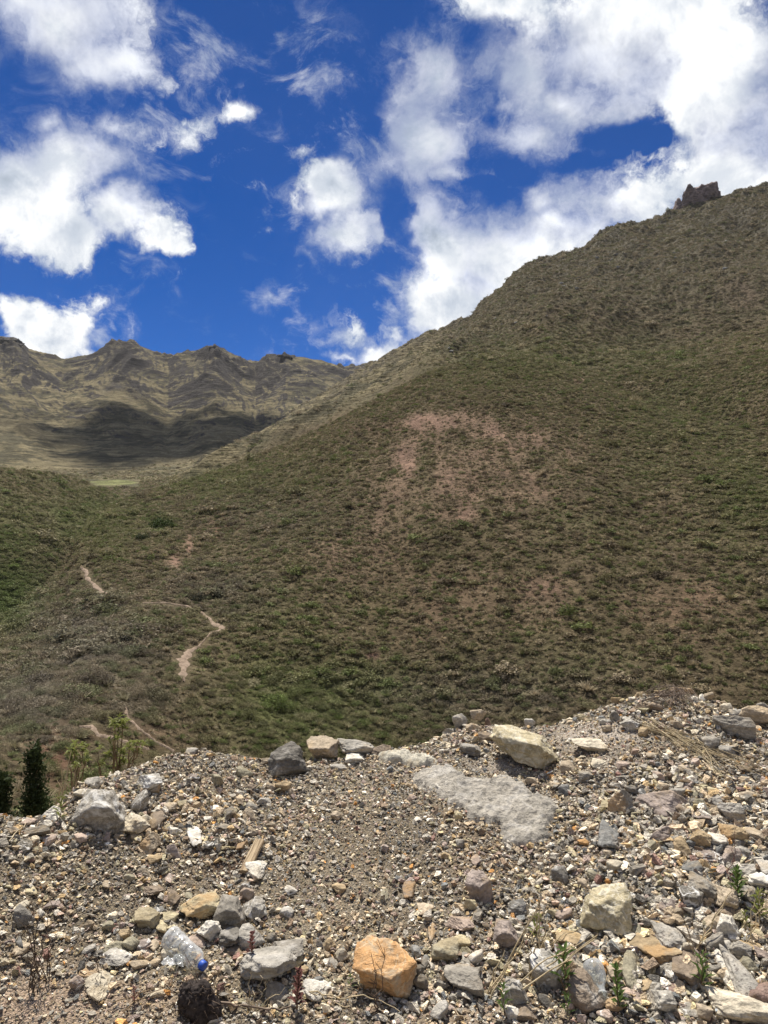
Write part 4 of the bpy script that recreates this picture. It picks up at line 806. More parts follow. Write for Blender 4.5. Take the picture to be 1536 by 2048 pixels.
def weed(px, py, hpx, label, leaves=14, mat=None, cat='weed', name='green_weed', wide=1.0):
    P, r = hit(px, py); h = hpx * math.hypot(r, EYE) / F; root = empty(name, P); tag(root, label, cat)
    st = MB(); fo = MB(); top = Vector((rnd.uniform(-.1, .1) * h, rnd.uniform(-.1, .1) * h, h)); st.tube(bend(Vector((0, 0, -.01)), top, 0, h * .03), h * .025, h * .012)
    for i in range(leaves):
        t = .12 + .88 * i / leaves; a = i * 2.4; c = Vector((0, 0, 0)).lerp(top, t)
        fo.leaf(c, Vector((math.cos(a), math.sin(a), .5 + .6 * t)), h * rnd.uniform(.38, .6) * wide * (1.15 - .5 * t), h * .12, .12)
    rosette(fo, top, 5, h * .35 * wide, h * .08, .9)
    st.build('stem', M_STEM, root); fo.build('leaves', mat or M_GREEN, root); return root
weed(1128, 1990, 70, 'biggest bright green weed, long leaves, between the veined stone and the glass bottle', 16)
weed(1135, 2034, 34, 'low dark green weed just in front of the biggest green weed', 10)
weed(1010, 2032, 42, 'small pale green weed at the bottom edge below the blotched grey stone', 12)
weed(1240, 2030, 70, 'feathery upright green weed in front of the tall olive stone', 26, wide=.55)
weed(1405, 1985, 52, 'bright green weed in front of the dark brown block', 16)
weed(1475, 1805, 52, 'grassy green weed with narrow leaves beside the tan rubble block', 30, wide=.8)
weed(1250, 1828, 34, 'small green sprout at the right shoulder of the yellow-tan boulder', 10)
weed(1518, 1842, 44, 'pale green narrow-leaved weed at the right edge of the picture', 22, mat=M_OLIVE, wide=.9)
weed(1494, 1862, 28, 'tiny pale green sprout just below the weed at the right edge', 9, mat=M_OLIVE)
weed(1070, 1882, 40, 'yellowish weed tangled in the base of the dry straw tuft', 14, mat=M_OLIVE)
weed(702, 1978, 22, 'tiny green sprout immediately left of the orange boulder', 8)
weed(500, 1945, 62, 'reddish spiky weed in front of the flat-topped grey stone', 26, mat=M_RED, name='red_weed', wide=.45)
weed(592, 2022, 66, 'bushier reddish spiky weed between the two pale slabs near the bottom', 34, mat=M_RED, name='red_weed', wide=.5)
weed(270, 2010, 26, 'low reddish weed near the whitish triangular stone', 16, mat=M_RED, name='red_weed', wide=.7)
def stalks(base, tips, r0, mat, label, cat, name, heads=0.0, twig=0, depth=0.0):
    P, r = hit(*base); mb = MB(); hd = MB(); root = empty(name, P) if heads else None
    for (tx, ty) in tips:
        b = P + Vector((rnd.uniform(-.02, .02), rnd.uniform(-.02, .02), -.01)); T_ = at_r(tx, ty, r + rnd.uniform(-.05, .08) + depth); pts = bend(b, T_, 0, .006, 7); mb.tube(pts, r0, r0 * .45, 4)
        for k in range(twig):
            i = rnd.randrange(2, 7); q = pts[i]; mb.tube([q, q + Vector((rnd.uniform(-1, 1), rnd.uniform(-1, 1), rnd.uniform(.3, 1))) * (T_ - b).length * .16], r0 * .5, r0 * .3, 3)
            if heads: rosette(hd, q + Vector((0, 0, .01)), 3, heads, heads * .4)
        if heads: rosette(hd, T_, 6, heads, heads * .5, .8)
    if heads:
        for v in (mb, hd): v.V = [Vector(q) - P for q in v.V]
        mb.build('stem', mat, root); hd.build('seed_heads', M_PALE, root); return tag(root, label, cat)
    return tag(mb.build(name, mat, None, P), label, cat)
stalks((73,1985), [(62,1800),(78,1815),(70,1860),(92,1870),(55,1905),(84,1900)], .0022, M_DARK, 'thin leafless dark stalks standing tallest at the bottom left', 'dry weed', 'dry_weed', twig=7)
stalks((98,1960), [(96,1790),(104,1845),(86,1880)], .0018, M_DARK, 'wispy dark stalk just right of the tallest leafless stalks at left', 'dry weed', 'dry_weed', twig=5)
stalks((194,2000), [(190,1905),(198,1930)], .0016, M_DARK, 'single thin dark stalk in front of the whitish triangular stone', 'dry weed', 'dry_weed', twig=4)
stalks((755,2030), [(742,1905),(768,1895),(750,1935)], .0022, M_DARK, 'dark seed stalks standing in front of the orange boulder', 'dry weed', 'dry_weed', twig=7)
stalks((770,1850), [(766,1800),(762,1820),(775,1815)], .0014, M_DARK, 'fine sparse stalks in the gravel above the orange boulder', 'dry weed', 'dry_weed', twig=3)
stalks((1470,1775), [(1471,1655),(1462,1700),(1480,1730)], .0016, M_RED, 'thin reddish stalk rising from the narrow-leaved weed on the right', 'dry weed', 'dry_weed', twig=3)
stalks((404,1662), [(402,1575),(398,1610)], .0015, M_DARK, 'fine dark stalk standing over the white upright stone', 'dry weed', 'dry_weed', twig=3)
stalks((1376,1392), [(1368,1352),(1378,1345),(1390,1356),(1362,1362)], .0012, M_STRAW, 'little sprig with pale seed heads on the summit of the bank', 'dry weed', 'seed_sprig', heads=.010, twig=1)
stalks((1085,1905), [(1068,1825),(1076,1808),(1096,1812),(1040,1850),(1100,1840),(1130,1865),(1058,1870),(1120,1890),(1010,1890),(1160,1855)], .0036, M_STRAW, 'upright bunch of bent straw stalks beside the rounded mauve stone', 'dry grass', 'dry_grass', twig=2)
stalks((1068,1965), [(1080,1800),(1170,1880),(1195,1870),(1100,1860),(1055,1880),(1140,1890)], .0034, M_STRAW, 'long straw stalks leaning right in front of the rounded mauve stone', 'dry grass', 'dry_grass')
stalks((975,2000), [(1078,1806),(1066,1830),(1190,1878),(1150,1886),(1010,1900),(995,1930)], .0034, M_STRAW, 'longest slanting straw stalks reaching up from beside the squarish grey block', 'dry grass', 'dry_grass')
stalks((510,2030), [(470,1960),(500,1945),(505,1975),(530,1965),(545,1985),(450,1990),(480,1985),(570,1975),(520,1950)], .0018, M_STRAW, 'thin dry grass clump in front of the light grey slab', 'dry grass', 'dry_grass')
stalks((1385,1900), [(1463,1782),(1455,1790),(1430,1840)], .0028, M_STRAW, 'thick pale straw leaning across the tan rubble block', 'dry grass', 'dry_grass')
stalks((1500,1895), [(1522,1775),(1536,1790),(1510,1800)], .0024, M_STRAW, 'pale straw stalks standing at the right edge of the picture', 'dry grass', 'dry_grass')
stalks((1310,1970), [(1155,1840),(1180,1860),(1230,1905)], .0022, M_STRAW, 'long straw lying from the yellow-tan boulder towards the streaked stone', 'dry grass', 'dry_grass', depth=.35)
stalks((1355,2020), [(1275,1900),(1290,1925),(1300,1940)], .0022, M_STEM, 'dark thin stems lying below the long ochre stone', 'dry grass', 'dry_grass', depth=.2)
stalks((1400,1945), [(1345,1760),(1385,1830),(1375,1850),(1410,1880)], .0018, M_STEM, 'thin brown stems reaching up through the dark grey rubble', 'dry weed', 'dry_weed', twig=3)
# straw fan and dead branches on the right of the bank
def lying(name, segs, r0, mat, label, cat, hgt=.02):
    mb = MB(); P0 = hit(*segs[0][0])[0]
    for s_ in segs:
        pts = []
        for (px, py) in s_:
            q = hit(px, py)[0]; q.z += hgt * rnd.uniform(.5, 1.6); pts.append(q)
        full = []
        for i in range(len(pts) - 1): full += bend(pts[i], pts[i + 1], .004, .004, 4)[:-1]
        full.append(pts[-1]); mb.tube(full, r0 * rnd.uniform(.7, 1.2), r0 * .5, 4)
    return tag(mb.build(name, mat, None, P0), label, cat)
lying('straw_bundle', [[(1275 + rnd.uniform(-6, 30), 1448 + rnd.uniform(-4, 22)), (1380 + rnd.uniform(-25, 25), 1492 + rnd.uniform(-12, 14)), (1450 + rnd.uniform(-40, 90), 1530 + rnd.uniform(-14, 34))] for _ in range(30)], .0022, M_STRAW, 'long fan of golden straw lying down the slope below the twig tangle', 'straw', .02)
lying('dead_branch', [[(1330 + rnd.uniform(-45, 25), 1410 + rnd.uniform(-16, 18)), (1350 + rnd.uniform(-25, 25), 1402 + rnd.uniform(-14, 14)), (1368 + rnd.uniform(-30, 35), 1412 + rnd.uniform(-12, 40))] for _ in range(46)], .0022, M_TWIG, 'tangle of dry brown twigs on the summit beside the log-shaped stone', 'twigs', .055)
lying('fallen_branch', [[(416, 2027), (470, 2024), (530, 2032), (560, 2038), (590, 2030)], [(520, 2030), (545, 2045)]], .0042, M_TWIG, 'curved brown stick lying along the bottom edge beneath the light grey slab', 'stick', .02)
lying('dry_straw', [[(620, 2008), (680, 2012), (740, 2022), (800, 2044)], [(618, 2010), (650, 2020), (700, 2030)]], .0022, M_STRAW, 'thin curved straw lying in front of the orange boulder', 'straw', .03)
lying('dry_straw', [[(245, 2034), (300, 2000), (370, 1965)], [(225, 2020), (290, 1996), (340, 1986)]], .0018, M_STEM, 'two thin brown stems lying towards the charred root clod', 'straw', .015)
lying('dry_straw', [[(18, 1700), (40, 1675), (60, 1655), (78, 1640)]], .0020, M_STRAW, 'bent straw lying at the far left edge of the bank', 'straw', .02)
# dark root clod with fine roots
P, r = hit(396, 2044); V, Fc = stone_shape(82, 5, 14, .22, 1); s_ = 68 * math.hypot(r, EYE) / F; V = V * np.array([s_, s_ * .8, s_ * .92])
q = V * 70; V = V * (1 + .16 * fbm(q[:, 0], q[:, 1], q[:, 2], oct=4, ridged=True))[:, None]
root = empty('root_clod', (P.x, P.y, P.z)); tag(root, 'charred black root clod with fine twigs, right below the plastic bottle', 'clod')
me = mesh_np('clod', V + np.array([0, .03, s_ * .34]), Fc); c_ = link('clod', me, simple_mat('charred soil', (.045, .036, .032), .95, .6, 60), root)
mb = MB()
for i in range(90):
    d = Vector((rnd.gauss(0, 1), rnd.gauss(0, 1) - .4, rnd.gauss(0, 1))).normalized(); b = Vector((d.x * s_ * .42, d.y * s_ * .34 + .03, d.z * s_ * .42 + s_ * .36)); mb.tube(bend(b, b + (d + Vector([rnd.gauss(0, .7) for _ in range(3)])) * s_ * rnd.uniform(.12, .35), 0, .003, 3), .0013, .0006, 3)
mb.build('roots', M_DARK, root)
# the leafy shrub rising behind the left crest
def leafy(base_px, groups, label, r):
    base = at_r(*base_px, r); root = empty('leafy_shrub', base); tag(root, label, 'shrub'); st = MB(); fo = MB()
    for g in groups:
        tip = at_r(g[0], g[1], r + rnd.uniform(-.06, .06)) - base; frm = Vector((0, 0, 0)).lerp(tip, 0) if len(g) < 5 else at_r(g[4][0], g[4][1], r) - base
        pts = bend(frm, tip, 0, .006); st.tube(pts, .0055, .0025)
        for k in range(g[2]):
            c = Vector(pts[-1]) + Vector([rnd.gauss(0, g[3]) for _ in range(3)]) * .6; rosette(fo, c, 8, g[3] * 1.35, g[3] * .42, .6)
        for k in range(3): rosette(fo, Vector(pts[rnd.randrange(2, 6)]), 2, g[3] * .8, g[3] * .2, .4)
    st.build('stem', M_STEM, root); fo.build('leaves', M_OLIVE, root)
leafy((232, 1590), [(236,1440,7,.034),(246,1452,5,.030),(228,1447,4,.028),(226,1476,4,.026,(232,1560)),(222,1505,4,.028,(232,1570)),(240,1520,6,.030,(232,1570)),(247,1505,4,.026,(234,1560))], 'tallest leafy yellow-green shrub standing up behind the left crest', 4.35)
leafy((252, 1560), [(262,1490,4,.028),(275,1484,4,.026),(268,1500,4,.026),(283,1487,2,.022)], 'leaning leafy sprig just right of the tallest shrub', 4.30)
leafy((146, 1610), [(150,1500,4,.030),(160,1510,5,.030),(165,1498,3,.026),(142,1513,3,.026),(172,1522,2,.024),(158,1525,3,.028)], 'leafy shrub among dry stalks left of the tallest shrub', 4.25)
leafy((200, 1585), [(198,1512,2,.026),(200,1522,2,.022)], 'small sparse sprig between the two leafy shrubs', 4.3)
def tallgrass(base_px, tips, r, label):
    mb = MB(); base = at_r(*base_px, r)
    for t in tips: b = base + Vector((rnd.uniform(-.05, .05), rnd.uniform(-.05, .05), 0)); mb.tube(bend(b, at_r(t[0], t[1], r + rnd.uniform(-.05, .05)), 0, .006), .0034, .0014, 4)
    tag(mb.build('dry_stalks', M_STRAW, None, base), label, 'dry grass')
tallgrass((118, 1665), [(143,1500),(122,1530),(138,1530),(114,1560),(110,1590),(128,1560)], 3.75, 'tall golden dry stalks at the left end of the bank')
tallgrass((140, 1640), [(155,1530),(150,1545),(162,1545),(132,1570)], 3.95, 'brownish dry stalks between the golden stalks and the leafy shrub')
weed(118, 1642, 36, 'small dark weed at the foot of the golden dry stalks', 14, mat=M_OLIVE)
# bottles, board, scraps
def lathe(prof, n=28):
    V = []; Fc = []
    for (t, r_) in prof:
        for j in range(n): a = 2 * math.pi * j / n; V.append((r_ * math.cos(a), r_ * math.sin(a), t))
    for i in range(len(prof) - 1):
        for j in range(n): Fc.append((i * n + j, i * n + (j + 1) % n, (i + 1) * n + (j + 1) % n, (i + 1) * n + j))
    return np.array(V), np.array(Fc)
def clear_mat(name, tint, alpha, rough):
    m, T = new_mat(name); tr = T.node('ShaderNodeBsdfTransparent'); tr.inputs[0].default_value = tint + (1,)
    p = T.node('ShaderNodeBsdfPrincipled'); p.inputs['Base Color'].default_value = (.75, .76, .76, 1); p.inputs['Roughness'].default_value = rough; p.inputs['Specular IOR Level'].default_value = .9
    fr = T.node('ShaderNodeLayerWeight'); fr.inputs[0].default_value = .35; P = T.node('ShaderNodeNewGeometry').outputs['Position']
    f = T.math('ADD', T.math('MULTIPLY', fr.outputs['Facing'], .45), T.ramp(T.noise(P, 45, 4, .6), .4, .7, alpha * .6, alpha * 1.7), clamp=True)
    mx = T.node('ShaderNodeMixShader'); T.l.new(f, mx.inputs[0]); T.l.new(tr.outputs[0], mx.inputs[1]); T.l.new(p.outputs[0], mx.inputs[2]); o = T.node('ShaderNodeOutputMaterial'); T.l.new(mx.outputs[0], o.inputs[0]); return m
M_PET = clear_mat('clear plastic', (.93, .95, .94), .30, .10); M_GLS = clear_mat('greyish glass', (.72, .75, .75), .22, .06)
def place_axis(root, a, b):
    root.location = a; root.rotation_mode = 'QUATERNION'; root.rotation_quaternion = (b - a).to_track_quat('Z', 'Y')
A_ = hit(336, 1894)[0]; B_ = hit(408, 1950)[0]; L = (B_ - A_).length; R_ = .039; A_.z += R_ * 1.0; B_.z += R_ * .72
root = empty('plastic_bottle', A_); tag(root, 'clear crumpled plastic bottle with a blue cap lying among the stones', 'bottle'); place_axis(root, A_, B_)
prof = [(0, .0), (.006, R_ * .7), (.012, R_ * .97)] + [(t, R_ * (1 - .05 * (math.sin(t * 210) > .3))) for t in np.linspace(.02, L * .66, 30)] + [(L * .76, R_ * .93), (L * .83, R_ * .74), (L * .89, R_ * .46), (L * .92, R_ * .36), (L * .94, R_ * .35)]
V, Fc = lathe(prof, 32); V[:, 0] *= .92 + .10 * np.sin(V[:, 2] * 40); V[:, 1] += .002 * np.sin(V[:, 2] * 33 + V[:, 0] * 60); V[:, 0] += .0015 * perlin(V[:, 1] * 50, V[:, 2] * 50)
link('body', mesh_np('body', V, Fc, True), M_PET, root)
V, Fc = lathe([(L * .93, 0), (L * .93, .0145), (L * .935, .0150), (L * 1.02, .0150), (L * 1.025, .0138), (L * 1.025, 0)], 40); k = np.hypot(V[:, 0], V[:, 1]) > .0148; V[k, :2] *= (1 + .03 * (np.arange(k.sum()) % 2))[:, None]
link('cap', mesh_np('cap', V, Fc), simple_mat('blue plastic cap', (.015, .075, .40), .5, .2, 5, 0, .5), root)
V, Fc = lathe([(L * .905, R_ * .34), (L * .905, R_ * .42), (L * .918, R_ * .42), (L * .918, R_ * .34)], 32); link('neck_ring', mesh_np('neck_ring', V, Fc, True), M_PET, root)
A_ = hit(1184, 1958)[0]; B_ = hit(1203, 2005)[0]; L = (B_ - A_).length * 1.15; A_.z += .05; B_.z += .03; R_ = .036
root = empty('glass_bottle', A_); tag(root, 'small greyish glass bottle lying bottom up against the reddish clod', 'bottle'); place_axis(root, A_, B_)
V, Fc = lathe([(.004, 0), (.003, R_ * .5), (0, R_ * .75), (.004, R_ * .93), (.014, R_), (L * .42, R_ * .96), (L * .58, R_ * .74), (L * .74, R_ * .46), (L * .95, R_ * .40)], 36); link('body', mesh_np('body', V, Fc, True), M_GLS, root)
V, Fc = lathe([(L * .94, R_ * .40), (L * .94, R_ * .50), (L * 1.02, R_ * .50), (L * 1.02, R_ * .36)], 36); link('rim', mesh_np('rim', V, Fc, True), M_GLS, root)
def scrap(px, py, w, mat, label, cat, name):
    P, r = hit(px, py); s = w * math.hypot(r, EYE) / F; gx, gy = np.meshgrid(np.linspace(-.5, .5, 22), np.linspace(-.5, .5, 18)); z = .22 * fbm(gx * 2.6 + px, gy * 2.6, oct=3, ridged=True) + .12
    rr_ = 1 - .25 * perlin(gx * 3 + px, gy * 3); V = np.stack([gx * s * rr_, gy * s * .8 * rr_, z * s], -1).reshape(-1, 3); o = link(name, mesh_np(name, V, grid_faces(18, 22)), mat); o.location = P + Vector((0, 0, .006)); tag(o, label, cat)
scrap(348, 1934, 34, M_PET, 'crumpled clear plastic film beside the neck of the plastic bottle', 'plastic scrap', 'plastic_scrap')
scrap(1444, 2026, 26, simple_mat('bluish film', (.55, .62, .68), .25, .1, 20, .3, .6), 'pale bluish plastic scrap beside the broad corner boulder', 'plastic scrap', 'plastic_scrap')
scrap(1317, 1465, 10, simple_mat('red film', (.55, .04, .04), .4), 'tiny red plastic scrap among the golden straw', 'plastic scrap', 'plastic_scrap')
A_ = hit(520, 1694)[0]; B_ = hit(489, 1752)[0]; A_.z += .030; B_.z += .016; L = (B_ - A_).length
gx, gy = np.meshgrid(np.linspace(-.5, .5, 7), np.linspace(0, 1, 26)); wd, th = .040, .016
V = []; Fc = []
for sgn in (1, -1):
    zz = sgn * (th / 2 + .0015 * fbm(gx * 9, gy * 3 + sgn, oct=3)); V.append(np.stack([gx * wd * (1 + .04 * perlin(gy * 5, gx * 0)), zz, gy * L + .004 * perlin(gx * 9, gy * 0 + 3 * np.round(gy)) ], -1).reshape(-1, 3))
n_ = 26 * 7; g0 = grid_faces(26, 7); Fc = [tuple(f) for f in g0] + [tuple(f[::-1] + n_) for f in g0]
bd = [i for i in range(7)] + [7 * k + 6 for k in range(1, 26)] + [25 * 7 + i for i in range(5, -1, -1)] + [7 * k for k in range(24, 0, -1)]
for i in range(len(bd)): a_, b_ = bd[i], bd[(i + 1) % len(bd)]; Fc.append((b_, a_, a_ + n_, b_ + n_))
me = bpy.data.meshes.new('wooden_board'); me.from_pydata([tuple(v) for v in np.concatenate(V)], [], [tuple(int(q) for q in f) for f in Fc]); me.update()
m, T = new_mat('weathered wood'); tcn = T.node('ShaderNodeTexCoord'); gr_ = T.noise(T.vec('MULTIPLY', tcn.outputs['Object'], (170, 170, 9)), 1.0, 5, .6, .4)
finish(T, T.mix(T.ramp(gr_, .35, .65), (.20, .14, .085), (.46, .36, .23)), .85, gr_, .8, .004)
board = link('wooden_board', me, m); tag(board, 'short weathered wooden board lying at an angle beside a dark hollow', 'board')
zax = (B_ - A_).normalized(); yax = (Vector((0, 0, 1)) - zax * zax.z).normalized(); xax = yax.cross(zax); board.matrix_world = Matrix((xax, yax, zax)).transposed().to_4x4() @ Matrix.Identity(4); board.location = A_
# ------------------------------------------------------------------ trees and lone bushes behind the bank
def tree(px, py_top, py_low, wpx, r, label, seed):
    g = np.random.default_rng(seed); top = at_r(px, py_top, r); low = at_r(px, py_low, r); gz = float(terr_z(top.x, top.y)); h = top.z - gz; w = wpx * r / F / 2
    root = empty('conifer_tree', (top.x, top.y, gz)); tag(root, label, 'tree'); tk = MB(); tk.tube([Vector((0, 0, -.2)), Vector((.03, 0, h * .4)), Vector((0, .02, h * .96))], h * .018, .012, 8); V = []; Fc = []
    for i in range(230):
        t = g.uniform(.08, .97); a = g.uniform(0, 6.28); L_ = w * 1.2 * (1.04 - t ** 2.6) * g.uniform(.65, 1.15); b = Vector((0, 0, h * t)); e = b + Vector((math.cos(a) * L_, math.sin(a) * L_, L_ * .9)); tk.tube([b, b.lerp(e, .5) + Vector((0, 0, -.03)), e], .012, .004, 3)
        for k in range(70):
            u = g.uniform(.15, 1.08); c = np.array(b.lerp(e, u)) + g.normal(size=3) * .07; d = g.normal(size=3); d[2] += .7; d /= np.linalg.norm(d); s2 = np.cross(d, g.normal(size=3)); s2 /= np.linalg.norm(s2); l = g.uniform(.05, .11); kk = len(V)
            V += [c, c + d * l * .5 + s2 * l * .22, c + d * l, c + d * l * .5 - s2 * l * .22]; Fc.append((kk, kk + 1, kk + 2, kk + 3))
    tk.build('trunk', M_STEM, root); link('crown', mesh_np('crown', V, Fc), M_CONE, root)
tree(68, 1486, 1640, 62, 15.5, 'dark narrow conifer rising behind the low left end of the bank', 3)
tree(2, 1538, 1640, 50, 15.0, 'shorter dark conifer cut off by the left edge of the picture', 4)
def bush(px, py, w, col, label, n=700, flat=.8):
    c, r = far_hit(px, py, 60, 900); s = w * r / F / 2; V, Fc = [], []; g = np.random.default_rng(px)
    for i in range(n):
        d = g.normal(size=3); d /= np.linalg.norm(d); d[2] = abs(d[2]); rad = g.uniform(.3, 1) ** .5 * (1 + .3 * math.sin(3 * math.atan2(d[1], d[0]) + px)); q = d * rad * s * np.array([1, 1, flat]); u = g.normal(size=3); u /= np.linalg.norm(u); v = np.cross(u, g.normal(size=3)); v /= np.linalg.norm(v); l = s * .10; k = len(V)
        V += [q - u * l, q + v * l * .5, q + u * l, q - v * l * .5]; Fc.append((k, k + 1, k + 2, k + 3))
    o = link('bush', mesh_np('bush', V, Fc), simple_mat('bush leaves ' + str(px), col, .8, .4, 1.5, .15)); o.location = c; tag(o, label, 'bush')
bush(250, 1285, 30, (.018, .017, .014), 'nearly black bush alone in the grey scrub on the left slope')
bush(300, 1268, 10, (.02, .02, .015), 'small dark bush right of the nearly black bush', 200)
bush(371, 1222, 10, (.02, .025, .012), 'small dark green bush under the middle of the zigzag path', 250)
bush(322, 1055, 44, (.075, .105, .035), 'wide rounded green bush on the slope above the path')
bush(283, 1078, 26, (.06, .075, .035), 'grey-green bush left of and below the wide rounded green bush')
bush(432, 1195, 34, (.055, .055, .035), 'dusky bush above the right bend of the path')
bush(395, 1200, 30, (.05, .05, .032), 'dusky bush above the level stretch of the path')
# ------------------------------------------------------------------ rock outcrops on the ridge
def outcrop(px, py, w, h, r, label, col, seed, name='rock_outcrop', sub=5, rough=.22, sink=.25, grp=None, mat='plain'):
    base = at_r(px, py + h / 2, r); W_ = w * r / F; H_ = h * r / F; V, Fc = stone_shape(seed, sub, 9, rough)
    if 'pinnacle' in label and 'knob' not in label:
        bits = [(-.24, .46, .86), (-.06, .48, 1.0), (.14, .50, .84), (.38, .56, .58), (-.44, .14, .66)]; VV, FF = [], []
        for i, (ox, sw, sh_) in enumerate(bits):
            v2, f2 = stone_shape(seed + 40 + i, sub, 8, .30); v2 = v2 * np.array([sw, .7, sh_]) + np.array([ox, .05 * i, (sh_ - 1) / 2]); FF.append(f2 + sum(len(q) for q in VV)); VV.append(v2)
        V, Fc = np.concatenate(VV), np.concatenate(FF)
    V = V * np.array([W_, W_ * .7, H_ * (1 + sink)])
    o = link(name, mesh_np(name, V, Fc), None); o.data.materials.append(M_ROCKFAR); o.location = (base.x, base.y, base.z + H_ * (1 + sink) / 2 - H_ * sink); o.color = col + (1,); 
    tag(o, label, 'rock outcrop', grp); return o
m, T = new_mat('far rock'); P_ = T.node('ShaderNodeNewGeometry').outputs['Position']; oi = T.node('ShaderNodeObjectInfo'); n_ = T.noise(P_, .22, 8, .7); n2_ = T.noise(T.vec('MULTIPLY', P_, (.1, .1, .5)), 1, 5, .6)
finish(T, T.bright(oi.outputs['Color'], T.math('MULTIPLY', T.ramp(n_, .3, .7, .6, 1.4), T.ramp(n2_, .3, .7, .8, 1.2))), .95, T.math('ADD', n_, n2_), .9, 3.0, .1); M_ROCKFAR = m
def ridge_r(px):
    j = int(np.argmin(np.abs(azs - az_of(px)))); return float(rs[int(np.argmin(np.where(rs > 700, TPY[:, j], 1e9)))]), float(np.min(np.where(rs > 700, TPY[:, j], 1e9)))
for px, w, h, top, lab, sd, col in [(1412, 104, 58, 371, 'big blunt rock pinnacle standing on the right-hand ridge', 501, (.24, .19, .175)), (1371, 12, 18, 382, 'small knob of rock at the left edge of the big pinnacle', 502, (.17, .14, .13)),
        (931, 24, 26, 640, 'pointed rock tooth low on the left part of the ridge', 503, (.13, .12, .11)), (1519, 40, 22, 374, 'low rock hump on the ridge at the right edge of the picture', 504, (.12, .11, .09)),
        (1240, 30, 18, 449, 'ragged rock step halfway along the right-hand ridge', 505, (.13, .12, .11)), (884, 16, 14, 672, 'little rock knob on the ridge left of the pointed tooth', 506, (.12, .115, .10)), (852, 30, 14, 676, 'low rounded rock head where the ridge meets the saddle', 507, (.12, .115, .10)), (1170, 34, 20, 501, 'square rock step on the ridge above the pale outcrops', 508, (.13, .12, .10)), (1205, 26, 16, 470, 'jagged rock just left of the ragged rock step', 509, (.13, .12, .10)), (1085, 30, 14, 519, 'low rock shelf a third of the way up the ridge', 510, (.13, .12, .10)), (1000, 22, 12, 579, 'small dark rock on the steepest part of the ridge', 511, (.12, .115, .10)), (1325, 26, 12, 438, 'low broken rock on the ridge left of the big pinnacle', 512, (.13, .12, .10)), (1480, 30, 12, 390, 'flat broken rock on the ridge just right of the big pinnacle', 513, (.13, .12, .10))]:
    rr_, py_ = ridge_r(px); outcrop(px, top + h / 2, w, h, rr_, lab, col, sd)
for px, top, w, h, lab, sd in [(20, 674, 52, 18, 'flat-topped crag at the left end of the far skyline', 520), (262, 686, 44, 18, 'dark rounded crag on the far skyline', 521), (432, 692, 40, 24, 'darkest pointed crag on the far skyline', 522), (402, 700, 26, 16, 'small crag just left of the darkest pointed one', 523), (571, 708, 30, 10, 'low crag on the far skyline nearest the saddle', 524)]:
    rr_, py_ = ridge_r(px); outcrop(px, top + h / 2, w, h, rr_ - 12, lab, (.10, .092, .082), sd, 'crag', rough=.3)
for i in range(34):
    cx, cy, sx, sy = [(1115, 565, 30, 14), (1440, 520, 60, 20), (1240, 512, 16, 5), (985, 645, 20, 8), (1330, 520, 60, 30), (900, 700, 10, 8), (1130, 600, 60, 30)][i % 7]; px, py = rnd.gauss(cx, sx), rnd.gauss(cy, sy)
    if px > 1530 or py < 400: continue
    c, r = far_hit(px, py, 300, 1100); w = rnd.uniform(4, 11) * r / F; key = 540 + i % 5
    V, Fc = stone_shape(key, 3, 8, .2); o = link('pale_outcrop', mesh_np('pale_outcrop', V * np.array([w, w * .7, w * .6]), Fc), M_ROCKFAR); o.location = c + Vector((0, 0, w * .1)); o.rotation_euler = (.3, 0, rnd.uniform(0, 3)); o.color = (.30, .29, .27, 1)
    tag(o, 'small pale rock poking out of the scrub high on the right-hand slope', 'rock outcrop', 'pale rocks high on the slope')
# ------------------------------------------------------------------ the cloud that shades the basin, high above the picture
c, r = far_hit(365, 880, 900, 2200); mbV = []; mbF = []; g = np.random.default_rng(8); base_c = np.array(c + SD * 6000)
for i in range(175):
    a = g.uniform(0, 6.28); q = g.uniform(0, 1.25) ** .75; ox, oy = math.cos(a) * q * 270, math.sin(a) * q * 235 * (1 + .2 * math.sin(3 * a)); s = 58 * max(1.1 - q, .02) ** .9 * g.uniform(.5, 1.2) + g.uniform(5, 13)
    V, Fc = ICO[3]; w_ = V * 2 + i; V2 = V * (1 + .18 * fbm(w_[:, 0], w_[:, 1], w_[:, 2], oct=3))[:, None] * s * np.array([1, 1, .7]) + base_c + np.array([ox, oy, (1 - q) * 60 + g.uniform(-10, 30)]); mbF.append(Fc + sum(len(x) for x in mbV)); mbV.append(V2)
m, T = new_mat('cloud white'); finish(T, (.9, .9, .92), 1.0, spec=0.0, transl=.5)
tag(link('cloud', mesh_np('cloud', np.concatenate(mbV), np.concatenate(mbF), True), m), kind='stuff')
# ------------------------------------------------------------------ labels of the stones: each by its look and by what it lies beside
bpy.context.view_layer.update()
MARKS = [(s['px'], s['py'], s['P'], 'the ' + s['mark'], i) for i, s in enumerate(STONES) if s.get('mark')]
for px, py, nm in [(370, 1910, 'the plastic bottle'), (1190, 1965, 'the glass bottle'), (504, 1722, 'the wooden board'), (396, 2000, 'the black root clod'), (1010, 1620, 'the crumbly rock patch'), (818, 1522, 'the flush cream slab'), (1345, 1408, 'the twig tangle'), (1128, 1960, 'the biggest green weed'), (1400, 1500, 'the golden straw fan')]:
    MARKS.append((px, py, hit(px, py)[0], nm, -1))
def look(s):
    a = s['w'] * s['h']; size = 'large' if a > 1100 else 'medium' if a > 480 else 'small' if a > 230 else 'tiny'
    form = 'flat ' if s['h'] < .52 * s['w'] else 'upright ' if s['h'] > 1.2 * s['w'] else ''
    return f"{size} {WORD[s['col']]} {form}stone"
